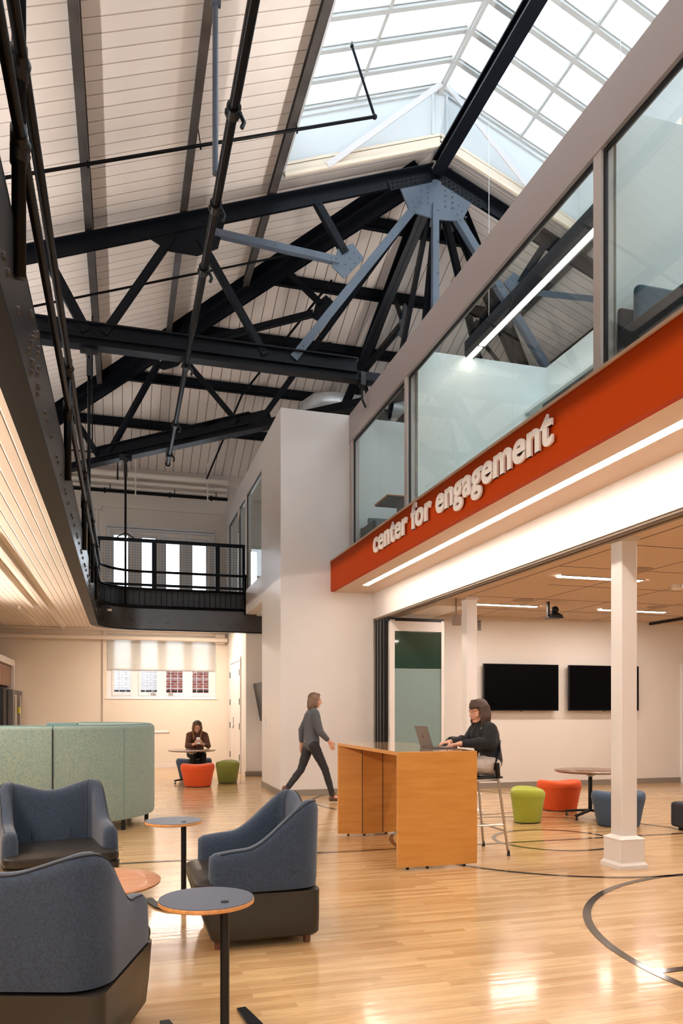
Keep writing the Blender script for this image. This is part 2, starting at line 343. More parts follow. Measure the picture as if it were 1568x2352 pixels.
    def build(s, name, m, parent=None, smooth=False, bevel=0, seg=2, subd=0, local=False, smooth_angle=None):
        me = D.meshes.new(name); me.from_pydata([tuple(p) for p in s.v], [], s.f); me.validate()
        import bmesh
        b = bmesh.new(); b.from_mesh(me); bmesh.ops.recalc_face_normals(b, faces=b.faces); b.to_mesh(me); b.free()
        me.materials.append(M[m] if isinstance(m, str) else m)
        if smooth: me.polygons.foreach_set('use_smooth', [True]*len(me.polygons))
        if smooth_angle:
            me.polygons.foreach_set('use_smooth', [True]*len(me.polygons)); me.set_sharp_from_angle(angle=math.radians(smooth_angle))
        o = D.objects.new(name, me); C.objects.link(o)
        if bevel:
            md = o.modifiers.new('bevel', 'BEVEL'); md.width = bevel; md.segments = seg; md.limit_method = 'ANGLE'; md.angle_limit = math.radians(40)
            if not smooth: me.polygons.foreach_set('use_smooth', [True]*len(me.polygons)); md.harden_normals = True
        if subd:
            md = o.modifiers.new('sub', 'SUBSURF'); md.levels = subd; md.render_levels = subd
        if parent is not None:
            o.parent = parent
            if not local: o.matrix_parent_inverse = (Matrix.Translation(parent_world(parent))).inverted()
        return o
def parent_world(p):
    v = Vector(p.location)
    if p.parent is not None and p.type == 'MESH': return Vector((0, 0, 0))+(p.matrix_parent_inverse.translation + Vector(p.location) + parent_world(p.parent))
    return v
def thing(name, label, cat, loc=(0, 0, 0), rz=0, group=None):
    o = D.objects.new(name, None); C.objects.link(o); o.location = loc; o.rotation_euler = (0, 0, rz); o.empty_display_size = 0.1
    return tag(o, label, cat, group)
def tag(o, label, cat, group=None):
    o['label'] = label; o['category'] = cat
    if group: o['group'] = group
    return o
def struct(o): o['kind'] = 'structure'; return o
def sroot(name, loc=(0, 0, 0)):
    o = D.objects.new(name, None); C.objects.link(o); o.location = loc; return struct(o)
def kids(o): return [c for c in D.objects if c.parent == o]
def dup(root, loc, rz=None, label=None, matmap=None):
    def cp(o, par):
        c = o.copy(); C.objects.link(c); c.parent = par
        for k in kids_map.get(o.name, []): cp(k, c)
        return c
    kids_map = {}
    for o in list(D.objects):
        if o.parent: kids_map.setdefault(o.parent.name, []).append(o)
    c = cp(root, None); c.location = loc
    if rz is not None: c.rotation_euler = (0, 0, rz)
    if label: c['label'] = label
    return c
def box(name, m, x0, x1, y0, y1, z0, z1, parent=None, bevel=0, **k):
    return MB().box(x0, x1, y0, y1, z0, z1).build(name, m, parent, bevel=bevel, **k)
def wall_holes(mb, x0, x1, z0, z1, y0, y1, holes):
    """wall slab in the XZ plane (thickness y0..y1) with rectangular holes (xa, xb, za, zb)"""
    xs = sorted({x0, x1, *[h[0] for h in holes], *[h[1] for h in holes]}); zs = sorted({z0, z1, *[h[2] for h in holes], *[h[3] for h in holes]})
    for i in range(len(xs)-1):
        for j in range(len(zs)-1):
            cx, cz = (xs[i]+xs[i+1])/2, (zs[j]+zs[j+1])/2
            if any(h[0] < cx < h[1] and h[2] < cz < h[3] for h in holes): continue
            mb.box(xs[i], xs[i+1], y0, y1, zs[j], zs[j+1])
    return mb

# ------------------------------------------------------------------ shell
YB = -7.0                       # back of the modelled hall
XR, XL, YE = 12.7, -3.1, 19.1
RX, RY, RZ, SL = 4.8, 11.2, 10.33, 0.385    # ridge X, apex Y, roof board height at the ridge, pitch
struct(box('floor', 'floor', XL-.2, XR+.2, YB-.2, YE+.3, -0.1, 0))
wall = MB()
upH = [(-0.25, 0.18, 4.0, 5.71), (0.41, 0.83, 4.0, 5.68), (0.99, 1.41, 4.0, 5.66), (1.63, 2.06, 4.0, 5.66), (2.85, 3.35, 4.0, 5.5)]
wall_holes(wall, XL-.2, XR+.2, 3.45, 7.28, YE, YE+.3, upH)
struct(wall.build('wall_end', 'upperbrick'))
wl = MB(); wall_holes(wl, XL-.2, XR+.2, 0, 3.45, YE, YE+.3, [(-0.36, 2.25, 1.70, 3.26)]); struct(wl.build('wall_end', 'brickwall'))
def side_wall(name, x0, x1, holes):
    mb = MB(); T_ = MB(); wall_holes(T_, YB, YE, 0, 7.3, 0, 1, holes)
    mb.v = [(x0 if v[1] == 0 else x1, v[0], v[2]) for v in T_.v]; mb.f = T_.f
    o = struct(mb.build(name, 'wall'))
    for i, (a, e, c_, d_) in enumerate(holes):
        r_ = sroot('window_%d' % ((30 if x0 < 0 else 50)+i), ((x0+x1)/2, a, c_)); xm = (x0+x1)/2
        fr = MB()
        for k_ in range(4): yy = a+(e-a)*k_/3; fr.box(xm-.03, xm+.03, yy-.03, yy+.03, c_, d_)
        for zz in (c_, (c_+d_)/2, d_): fr.box(xm-.03, xm+.03, a, e, zz-.03, zz+.03)
        fr.build('frame', 'winframe', r_); box('pane', 'winglass', xm-.005, xm+.005, a, e, c_, d_, r_)
addedH = [(-5+4.1*i, -5+4.1*i+2.6, 4.7, 6.8) for i in range(6)]  # unseen windows added high on the right to daylight roof and upper rooms
side_wall('wall_left', XL-.2, XL, [])
side_wall('wall_right', XR, XR+.2, addedH)
struct(wall_holes(MB(), XL, XR, 0, 10.5, YB-.2, YB, [(-1.5, 1.0, 4.5, 7.0), (2.0, 3.2, 4.5, 7.0), (5.5, 8, 6.6, 8.6)]).build('wall_back', 'wall'))  # openings behind the camera are added to let in more daylight
# roof: two slopes with an opening for the skylight, and the hip
def rz(x): return RZ-SL*abs(x-RX)
SKX0, SKX1, SKY = 2.30, 7.30, 11.05
rf = MB(); T = 0.12
def slab(pts): rf.loft([[(x, y, z) for x, y, z in pts], [(x, y, z+T) for x, y, z in pts]])
for sgn in (-1, 1):
    e = RX+sgn*7.95; k = RX+sgn*2.5
    slab([(e, YB, rz(e)), (k, YB, rz(k)), (k, SKY, rz(k)), (k, RY, rz(k)), (k, RY+2.5, rz(k)), (e, RY+7.95, rz(e))])
    slab([(k, SKY, rz(k)), (RX, SKY, RZ), (RX, RY, RZ), (k, RY+2.5, rz(k))])
struct(rf.build('ceiling', 'roof_main'))
rh = MB(); zb = RZ-SL*7.95
rh.loft([[(RX, RY, RZ), (RX-7.95, RY+7.95, zb), (RX+7.95, RY+7.95, zb)], [(RX, RY, RZ+T), (RX-7.95, RY+7.95, zb+T), (RX+7.95, RY+7.95, zb+T)]])
struct(rh.build('ceiling', 'roof_hip'))

# ------------------------------------------------------------------ skylight lantern
sky = thing('skylight', 'large gabled roof skylight with white glazing bars over the hall ridge', 'skylight', (RX, 4, 10.2))
def lz(x, o=0.0): return 11.22-SL*abs(x-RX)+o          # underside of the lantern glazing
cu = MB()
for sgn in (-1, 1):
    x = RX+sgn*2.5; cu.box(min(x, x+sgn*.1), max(x, x+sgn*.1), YB, SKY+.1, rz(x)-.02, lz(x)+.02)
cu.build('curb', 'curb', sky)
eg = MB(); eg.loft([[(SKX0, y, rz(SKX0)), (RX, y, RZ), (SKX1, y, rz(SKX1)), (SKX1, y, lz(SKX1)), (RX, y, lz(RX)), (SKX0, y, lz(SKX0))] for y in (SKY, SKY+.1)])
for s2 in (-1, 1):  # raised panel trim on the gable end
    eg.beam((RX+s2*2.45, SKY-.012, lz(RX+2.45)-.05), (RX+s2*.05, SKY-.012, lz(RX)-.05), 0.03, 0.06)
    eg.beam((RX+s2*.12, SKY-.012, 10.45), (RX+s2*.12, SKY-.012, 11.1), 0.03, 0.05, up=(0, 1, 0))
eg.build('gable_end', 'curb', sky)
mo = MB()
for s2 in (-1, 1):
    for dz, dy, h in ((0.03, -.04, .10), (-.06, -.075, .05), (.13, -.025, .04)):
        mo.beam((RX+s2*2.5, SKY+dy, rz(RX+2.5)+dz), (RX, SKY+dy, RZ+dz), 0.05, h)
mo.build('cornice', 'cream', sky)
bars = []
ny = 34
y = SKY-0.02; ys = []
while y > YB: ys.append(y); y -= 0.52
for sgn in (-1, 1):
    for i, yy in enumerate(ys):
        b = MB(); a = (RX+sgn*2.5, yy, lz(RX+2.5)+.02); e = (RX, yy, lz(RX)+.02)
        b.beam(a, e, 0.075, 0.035, ou=-0.01); b.beam(a, e, 0.04, 0.05, ou=0.03); b.beam(a, e, 0.105, 0.012, ou=0.02)
        b.build('glazing_bar', 'glazebar', sky)
    b = MB(); b.beam((RX+sgn*1.4, YB, lz(RX+1.4)+.03), (RX+sgn*1.4, SKY, lz(RX+1.4)+.03), 0.045, 0.05); b.build('cross_bar', 'glazebar', sky)
    for i in range(len(ys)-1):
        for r0, r1 in ((0.0, 1.38), (1.42, 2.5)):
            b = MB(); xa, xb = RX+sgn*r0, RX+sgn*r1; o = .055
            b.loft([[(xa, ys[i], lz(xa)+z), (xb, ys[i], lz(xb)+z), (xb, ys[i+1], lz(xb)+z), (xa, ys[i+1], lz(xa)+z)] for z in (o, o+.01)])
            b.build('pane', 'skyglass', sky)
b = MB(); b.beam((RX, YB, lz(RX)-.02), (RX, SKY, lz(RX)-.02), 0.10, 0.10); b.beam((RX, YB, lz(RX)-.08), (RX, SKY, lz(RX)-.08), 0.05, 0.06); b.build('ridge_bar', 'glazebar', sky)
for sgn, lab in ((-1, 'left'), (1, 'right')):
    b = MB(); b.beam((RX+sgn*.05, 10.85, lz(RX)-.10), (RX+sgn*1.85, 10.95, rz(RX+1.85)-.05), 0.022, 0.085, up=(0, 0, 1)); b.build('brace', 'upframe', sky)

# ------------------------------------------------------------------ ridge beam and purlins
rb = MB(); rb.beam((RX, YB, 10.05), (RX, RY-.05, 10.05), 0.20, 0.03, ou=-.11); rb.beam((RX, YB, 10.05), (RX, RY-.05, 10.05), 0.03, 0.22)
rb.beam((RX, YB, 10.05), (RX, RY-.05, 10.05), 0.14, 0.025, ou=.11)
tag(rb.build('ridge_beam', 'steel'), 'heavy black steel ridge beam crossing under the skylight', 'beam')
ordn = ['lowest', 'second lowest', 'third from the bottom', 'topmost']
def purl(a, b, nrm_off, name, lab, grp, m='purlin'):
    p = MB(); p.beam(a, b, 0.10, 0.014, ou=-.09+.01); p.beam(a, b, 0.014, 0.18, os=nrm_off); p.beam(a, b, 0.10, 0.014, ou=.085, os=nrm_off*.3)
    return tag(p.build(name, m), lab, 'roof beam', grp)
for sgn, side in ((-1, 'left'), (1, 'right')):
    for j, off in enumerate((6.55, 5.25, 3.95, 2.65)):
        x = RX+sgn*off
        purl((x, YB, rz(x)-.13), (x, RY+off, rz(x)-.13), sgn*-.043, 'purlin', f'dark steel purlin running lengthwise, {ordn[j]} of four on the {side} roof slope', f'purlins on the {side} roof slope')
for j, off in enumerate((1.15, 2.42, 3.70, 4.98, 6.28)):
    z = RZ-SL*off-.13
    purl((RX-off, RY+off, z), (RX+off, RY+off, z), .043, 'purlin', 'black steel purlin crossing the far hipped roof end, ' + ['topmost', 'second from the top', 'middle', 'second from the bottom', 'lowest'][j] + ' of five', 'purlins across the hip end', 'steel')

# ------------------------------------------------------------------ trusses
def truss_half(root, ang, k=1.0, full=False, greym='greysteel', chordm='steel', rmax=7.6, deep=None, dz=0.0):
    """members of one half truss from the apex outwards along direction ang (plan)"""
    dx, dy = math.cos(ang), math.sin(ang); nr = Vector((-dy, dx, 0))
    if abs(dx) > .99 and nr.y > 0: nr = -nr
    def P(r, z, o=0): return Vector((RX+dx*r, RY+dy*r, z))+nr*o
    def tc(r): return 9.98-SL/k*r
    # top chord: double angle
    c = MB(); a, b = P(.05, tc(.05)), P(rmax*k, tc(rmax*k))
    c.beam(a, b, 0.26, 0.016, ou=.09); c.beam(a, b, 0.012, 0.19, os=.02); c.beam(a, b, 0.012, 0.19, os=-.02)
    for i in range(int(rmax*k/0.55)):
        r = .9+i*.55
        if r < rmax*k: c.rivet(P(r, tc(r)-.03, .03), nr); 
    c.build('top_chord', chordm, root)
    # bottom chord
    bz = 6.60+dz; c = MB(); a, b = P(0, bz-.02), P(rmax*k, bz-.02)
    c.beam(a, b, 0.012, 0.15, os=.03); c.beam(a, b, 0.012, 0.15, os=-.03); c.beam(a, b, 0.20, 0.014, ou=-.075)
    c.build('bottom_chord', chordm, root)
    if deep:
        c = MB(); a, b = P(deep[0], bz+.12), P(deep[1], bz+.12)
        c.beam(a, b, 0.16, 0.02, ou=.11); c.beam(a, b, 0.03, 0.22); c.beam(a, b, 0.18, 0.02, ou=-.10)
        c.beam(a, b, 0.02, .26, os=.08, ou=-.02)
        c.build('stiffening_beam', chordm, root)
    def web(r0, z0, r1, z1, m, w=0.10):
        c = MB(); a, b = P(r0*k, z0, .035), P(r1*k, z1, .035)
        c.beam(a, b, .012, w, up=nr.cross((b-a)).normalized()); c.beam(a, b, w*.8, .012, up=nr.cross((b-a)).normalized(), os=-w*.4, ou=-w/2)
        n = max(2, int((b-a).length/.75))
        for i in range(1, n): c.rivet(a+(b-a)*(i/n)+nr*.01, nr, .014, .01)
        for t in (.03, .07, .93, .97): c.rivet(a+(b-a)*t+nr*.01, nr, .014, .01)
        c.build('web_member', m, root)
    t = lambda r: tc(r*k)-.08
    web(5.8, t(5.8), 5.28, 6.72, chordm, .13); web(5.05, 6.72, 4.1, t(3.9)-.12, chordm); web(3.72, t(3.9)-.1, 2.75, 6.72, chordm, .10)
    web(3.6, t(3.7)-.05, 1.6, 8.32, greym); web(1.95, t(1.95), 1.5, 8.45, chordm, .11)
    web(.22, 9.55, 2.32, 6.72, greym, .12)
    def gus(pts, rv, gm='greysteel'):
        if k != 1.0: gm = 'steel'; q0 = [sum(p[i] for p in pts)/len(pts) for i in (0, 1)]; pts = [(q0[0]+(p[0]-q0[0])*.6, q0[1]+(p[1]-q0[1])*.8) for p in pts]; rv = rv[:2]
        g = MB(); g.plate([P(r*k, z) for r, z in pts], nr, .02)
        for r, z in rv: g.rivet(P(r*k, z, .012), nr, .014, .011)
        g.build('gusset_plate', gm, root)
    gus([(4.45, t(4.45)), (3.35, t(3.35)), (3.45, t(3.9)-.2), (3.75, t(3.9)-.36), (4.15, t(3.9)-.36)], [(3.5+.15*i, t(3.5+.15*i)+.06) for i in range(7)], 'steel')
    gus([(5.45, 6.62), (4.9, 6.62), (4.95, 6.85), (5.4, 6.85)], [(5.35, 6.8), (5.0, 6.8)])
    gus([(2.9, 6.62), (2.05, 6.62), (2.15, 6.86), (2.85, 6.86)], [(2.25, 6.8), (2.75, 6.8)])
    gus([(1.72, 8.22), (1.52, 8.06), (1.20, 8.42), (1.38, 8.62), (1.62, 8.5)], [(1.36+.07*i, 8.48-.1*i) for i in range(3)]+[(1.28+.07*i, 8.42-.1*i) for i in range(3)])
    sp = MB()
    for i in range(9):
        for z in (bz-.07, bz+.0): sp.rivet(P((2.0+.12*i)*k, z, .04), nr, .013, .011)
        sp.build('splice_plate', chordm, root)
    return P, tc, nr
tr = thing('roof_truss', 'big riveted black steel roof truss spanning the hall, nearest and facing the viewer', 'roof truss', (RX, RY, 6.5))
truss_half(tr, PI, deep=(1.32, 6.2)); truss_half(tr, 0, deep=(1.32, 6.2))
g = MB(); g.plate([(RX-.62, RY-.03, 9.62), (RX-.46, RY-.03, 9.27), (RX, RY-.03, 9.22), (RX+.44, RY-.03, 9.27), (RX+.62, RY-.03, 9.62), (RX, RY-.03, 9.86)], (0, 1, 0), .03)
for sx in (-1, 1):
    for cx in (.15, .27):
        for i in range(4): g.rivet((RX+sx*cx, RY-.05, 9.45+.085*i), (0, -1, 0), .017, .014)
    for i in range(3):
        for o in (0, .09): g.rivet((RX+sx*(.27+.06*i+o), RY-.1, 9.42-.085*i+o*.6), (0, -1, 0), .017, .014)
g.build('apex_gusset', 'greysteel', tr)
g = MB()
for sx in (-1, 1):
    x0_, x1_ = RX+sx*.10, RX+sx*.80
    g.beam((x0_, RY-.045, 9.90-.385*.10), (x1_, RY-.045, 9.90-.385*.80), .012, .14)
    for i in range(9):
        for dz_ in (.04, .105): g.rivet((RX+sx*(.14+.075*i), RY-.052, 9.83-.385*(.14+.075*i)+dz_), (0, -1, 0), .017, .014)
g.build('apex_splice', 'steel', tr)
k = MB(); k.beam((RX-.02, RY-.07, 9.45), (RX-.02, RY-.07, 6.6), .10, .012, up=(0, 1, 0)); k.beam((RX-.075, RY-.05, 9.45), (RX-.075, RY-.05, 6.6), .012, .09, up=(0, 1, 0))
for i in range(6): k.rivet((RX+.01, RY-.085, 9.35-.5*i), (0, -1, 0), .014, .01)
k.build('king_post', 'greysteel', tr)
for ang, lab, dp in ((PI*.75, 'left', (3.6, 7.5)), (PI*.25, 'right', (3.6, 7.5))):
    t2 = thing('hip_truss', f'black steel half truss running from the roof apex to the far {lab} corner', 'roof truss', (RX, RY, 6.5))
    truss_half(t2, ang, 1.414, greym='steel', deep=dp, rmax=7.45)
t2 = thing('hip_truss', 'black steel half truss running straight from the roof apex to the far end wall', 'roof truss', (RX, RY, 6.5))
truss_half(t2, PI/2, 1.0, greym='steel', rmax=7.4)
for sgn, lab in ((-1, 'left'), (1, 'right')):   # jack struts of the fan
    b = MB(); q = (RX+sgn*.9, RY+3.3, 6.6)
    b.beam((RX+sgn*.1, RY+.15, 9.5), q, .16, .05, up=(0, 1, 0)); b.beam((RX+sgn*.1, RY+.12, 9.5), q, .02, .12, up=(0, 1, 0))
    tag(b.build('fan_strut', 'steel'), f'flat black steel strut fanning down from the apex, just {lab} of the centre line', 'strut')
# hip rafters: deep black beams
for sgn, lab in ((-1, 'left'), (1, 'right')):
    h = MB(); a = (RX+sgn*.2, RY+.2, RZ-.12-.385*.2); b_ = (RX+sgn*7.8, RY+7.8, RZ-.12-.385*7.8)
    h.beam(a, b_, .26, .02, ou=-.12); h.beam(a, b_, .04, .22); h.beam(a, b_, .30, .02, ou=.08)
    tag(h.build('hip_rafter', 'steel'), f'heavy black hip rafter running down to the far {lab} corner of the roof', 'rafter')

# ------------------------------------------------------------------ pipes under the roof
pp = MB(); zc = 6.4; X0 = .885
pp.tube([(X0, 1.5, zc), (X0, 5.2, zc)], .050, 14); pp.tube([(X0, 5.2, zc), (X0, 10.2, zc)], .044, 14); pp.tube([(X0, 10.2, zc), (X0, 15.7, zc)], .038, 14)
pp.sphere((X0, 15.72, zc), .055, 12, 8)
tp = tag(pp.build('telescoping_pole', 'pipe', smooth_angle=40), 'long black telescoping pole slung under the trusses along the left slope', 'pole')
for yy in (6.30, 7.55, 8.67, 11.16, 13.5, 15.15):
    c_ = MB(); c_.tube([(X0, yy-.05, zc), (X0, yy+.05, zc)], .062, 14); c_.tube([(X0-.07, yy, zc-.02), (X0+.07, yy, zc-.02)], .022, 8); c_.tube([(X0+.06, yy, zc-.02), (X0+.09, yy, zc-.08), (X0+.07, yy, zc-.13)], .018, 8)
    c_.build('coupling', 'black', tp, smooth_angle=40)
ph = MB(); ph.tube([(.83, 7.1, 6.4), (.83, 7.1, 8.45)], .027, 12); ph.tube([(.79, 7.1, 8.0), (.88, 7.1, 8.0)], .035, 10)
tag(ph.build('hanger_pipe', 'greysteel', smooth_angle=40), 'slim grey steel hanger pipe dropping from a purlin to the telescoping pole', 'pipe')
def sprink(yy, pts, lab, branch=None, r=.021):
    s_ = MB(); s_.tube(pts, r, 10)
    if branch: s_.tube(branch, r*.9, 10); s_.sphere(branch[0], r*1.7, 10, 6); s_.sphere(branch[-1], r*1.3, 8, 6); s_.tube([branch[-1], Vector(branch[-1])+Vector((0, 0, .06))], .008, 6)
    return tag(s_.build('sprinkler_pipe', 'pipe', smooth_angle=40), lab, 'pipe')
s1 = sprink(9.7, [(-3, 9.7, 7.08), (3.27, 9.7, 9.425)], 'thin black sprinkler pipe climbing the left roof slope with an upturned end', [(3.27, 9.7, 9.425), (2.95, 9.7, 10.30)])
for x in (-.4, .95, 2.2):
    z = 7.08+(x+3)*.374
    h_ = MB(); h_.tube([(x, 9.7, z), (x-.04, 9.66, z+.2)], .007, 6); h_.tube([(x, 9.7, z), (x, 9.7, z-.05)], .012, 6); h_.build('pipe_hanger', 'pipe', s1)
sprink(13, [(-2.2, 12.6, 7.35), (2.75, 12.6, 9.15)], 'thin black sprinkler pipe on the left slope beyond the big truss', r=.018)
sprink(15, [(.6, 14.6, 7.9), (4.0, 14.6, 8.75)], 'thin black sprinkler pipe crossing the hip end roof behind the trusses', r=.018)
s3 = MB(); s3.tube([(-2.2, 17.1, 8.1), (-2.2, 17.1, 6.95), (-.1, 17.1, 6.95), (-.1, 17.1, 6.4)], .02, 8); tag(s3.build('conduit', 'pipe'), 'bent black conduit low on the hip end above the far gallery', 'pipe')
s3 = MB(); s3.tube([(3.55, 12.9, 9.0), (2.42, 15.9, 8.05), (1.95, 18.9, 7.0)], .022, 8); tag(s3.build('conduit', 'pipe'), 'straight black conduit running down the hip end boards to the end wall', 'pipe')
ch = MB(); ch.tube([(-.49, 13.5, 8.25), (-.49, 13.5, 5.9)], .012, 6); tag(ch.build('chain', 'steel'), 'short black chain hanging beside the left pipes', 'chain')
for (x, y_), lab in (((-.45, 11.2), 'nearer long black steel rod dropping from the big truss to the left gallery edge'), ((.06, 15.85), 'farther black steel rod dropping from the hip truss to the far gallery rail')):
    h_ = thing('hanger_rod', lab, 'rod', (x, y_, 3.5))
    b = MB(); b.tube([(x, y_, 3.4), (x, y_, 6.45)], .022, 10); b.build('rod', 'pipe', h_, smooth=True)
    b = MB(); b.box(x-.12, x+.12, y_-.03, y_+.03, 6.42, 6.55); b.tube([(x, y_, 6.1), (x, y_, 6.35)], .035, 10); b.tube([(x, y_-.06, 6.42), (x, y_+.06, 6.42)], .05, 10); b.build('clevis', 'black', h_)
# silver ducts behind the pier top
du = MB(); du.tube([(3.35, 14.3, 6.7), (3.35, 14.3, 7.05), (3.42, 14.2, 7.22), (3.58, 14.05, 7.31), (3.8, 14, 7.33), (8.5, 14, 7.33)], .17, 20)
tag(du.build('air_duct', 'silver', smooth_angle=50), 'wrapped silver air duct elbow lying behind the white pier top', 'duct')
pj = MB(); pj.box(4.14, 4.32, 12.08, 12.2, 6.30, 6.50); tag(pj.build('speaker_box', 'black', bevel=.01), 'small black box above the far upstairs partition', 'speaker')
clampb = MB(); clampb.box(3.52, 3.6, 11.1, 11.24, 6.42, 6.62); clampb.tube([(3.56, 11.17, 6.42), (3.56, 11.17, 6.22), (3.62, 11.17, 6.1)], .02, 8)
tag(clampb.build('beam_clamp', 'black'), 'black clamp with a hook under the right end of the big truss beam', 'clamp')

# ------------------------------------------------------------------ left and far gallery
def gpath(off=0, y0=YB, r=.85, xe=2.85, n=14):
    """edge path of the gallery: along +Y then round the corner to +X; off = distance outwards (to the left)"""
    cx, cy = .40, 15.05; R = r+off
    pts = [(-.45-off, y0)]
    n0 = 8
    for i in range(1, n0): pts.append((-.45-off, y0+(cy-y0)*i/n0))
    for i in range(n+1):
        a = PI-(PI/2)*i/n; pts.append((cx+R*math.cos(a), cy+R*math.sin(a)))
    pts.append((xe, cy+R)); return pts
def ribbon(mb, o0, o1, z0, z1, xe=2.85, y0=YB):
    A, B = gpath(o0, xe=xe, y0=y0), gpath(o1, xe=xe, y0=y0)
    mb.loft([[(a[0], a[1], z0), (a[0], a[1], z1), (b[0], b[1], z1), (b[0], b[1], z0)] for a, b in zip(A, B)])
gal = thing('gallery_girder', 'long black riveted steel girder edging the left gallery and curving across the far end', 'girder', (-.45, 4, 3.05))
b = MB(); ribbon(b, 0, .14, 3.04, 3.06); ribbon(b, 0.0, .10, 3.52, 3.545); b.build('flange', 'steel', gal, smooth_angle=30)
rv = MB(); ribbon(rv, 0, .03, 3.06, 3.53)
yy = 2.0; i = 0
while yy < 14.9:
    rv.rivet((-.449, yy, 3.20), (1, 0, 0), .019, .016)
    if i % 2: rv.rivet((-.449, yy+.12, 3.20), (1, 0, 0), .019, .016)
    yy += .42 if i % 2 else .4; i += 1
for yy in (4.15, 11.1):
    for i in range(7):
        rv.rivet((-.449, yy+.06*(i % 3), 3.14+.05*i), (1, 0, 0), .021, .018); rv.rivet((-.449, yy+.28+.06*(i % 2), 3.14+.055*i), (1, 0, 0), .021, .018)
for i in range(7):
    for d in (0, .055): rv.rivet((.5+.36*i+d, 15.898, 3.2), (0, -1, 0), .014, .011)
for i in range(5):
    for d in (0, .2): rv.rivet((.0+d, 15.80, 3.16+.05*i), (-.4, -.9, 0), .013, .011)
rv.build('web_plate', 'steel2', gal, smooth_angle=30)
b = MB(); ribbon(b, .10, .20, 3.46, 3.89, xe=2.48, y0=YB); b.build('fascia_boards', 'blackboards', gal)
# deck and soffit
dk = MB(); dk.box(XL, -.62, YB, YE, 3.40, 3.86); dk.box(-.62, 2.49, 16.12, YE, 3.40, 3.86)

struct(dk.build('floor', 'wall'))
so = MB(); so.box(XL, -.55, YB, YE, 3.36, 3.40); so.box(-.55, 2.49, 16.0, YE, 3.36, 3.40); so.box(-.6, -.2, 15.55, 16.0, 3.36, 3.40); so.box(-.47, -.6, YB, 15.5, 3.36, 3.40)
struct(so.build('ceiling', 'soffit'))
rw = MB()
for a, e in (((-1.38, 9.0), (-1.32, 18.95)), ((-1.59, 9.0), (-1.59, 15.04)), ((-1.85, 15.24), (-1.83, 18.27))):
    rw_ = MB(); rw_.beam((a[0], a[1], 3.33), (e[0], e[1], 3.33), .05, .06)
    tag(rw_.build('cable_raceway', 'whitepipe'), {9.0: 'longer white cable raceway fixed under the gallery soffit' if e[1] > 16 else 'middle white cable raceway under the gallery soffit', 15.24: 'short white cable raceway at the far end of the gallery soffit'}[a[1]], 'raceway')
# pipe railing of the gallery
rl = thing('pipe_railing', 'black pipe railing with ball fittings along the gallery girder', 'railing', (-.46, 4, 3.5))
def rail(z, off, xe, y0=YB, r=.026):
    b = MB(); P_ = gpath(-off, y0=y0, xe=xe); b.tube([(p[0], p[1], z) for p in P_], r, 12); b.build('rail', 'pipe', rl, smooth=True)
rail(4.22, .035, 2.50); rail(3.87, .03, 2.50, r=.024); rail(3.50, .035, 2.50, y0=13.9, r=.02)
for yy, zt in ((3.55, 7.9), (6.6, 4.26), (9.4, 4.26), (11.8, 4.26), (13.6, 4.26)):
    b = MB(); b.tube([(-.432, yy, 3.3), (-.432, yy, zt)], .030, 12); b.build('post', 'pipe', rl, smooth=True)
    for z in (4.22, 3.87):
        b = MB(); b.sphere((-.425, yy, z), .045, 12, 8); b.tube([(-.425, yy-.07, z), (-.425, yy+.07, z)], .034, 12); b.tube([(-.432, yy, z-.08), (-.432, yy, z+.08)], .037, 12); b.build('fitting', 'black', rl, smooth=True)
b = MB(); b.tube([(2.48, 15.86, 3.42), (2.48, 15.86, 4.24)], .026, 12); b.sphere((2.48, 15.86, 4.22), .04); b.build('post', 'pipe', rl, smooth=True)
# mesh guard
mg = thing('mesh_guard_rail', 'black wire-mesh guard rail standing on the far gallery in front of the upstairs windows', 'railing', (1, 16.1, 3.87))
b = MB(); 
for z, h in ((4.90, .07), (3.99, .05)): b.beam((-.5, 16.12, z), (2.53, 16.12, z), .05, h)
b.build('rail', 'steel', mg)
for x in (-.48, .63, 1.93, 2.50):
    box('post', 'steel', x-.045, x+.045, 16.09, 16.15, 3.86, 4.93, mg)
for x0, x1 in ((-.43, .59), (.68, 1.89), (1.98, 2.45)):
    b = MB(); n = int((x1-x0)/.055)
    for i in range(n+1): b.beam((x0+(x1-x0)*i/n, 16.12, 4.01), (x0+(x1-x0)*i/n, 16.12, 4.87), .0035, .0035)
    for i in range(17): b.beam((x0, 16.12, 4.01+.0535*i), (x1, 16.12, 4.01+.0535*i), .0035, .0035)
    b.build('wire_mesh', 'steel', mg)
b = MB(); b.tube([(-.1, 16.05, 4.93), (.06, 15.88, 4.99), (.22, 16.05, 4.93)], .012, 8); b.build('stay', 'steel', mg)

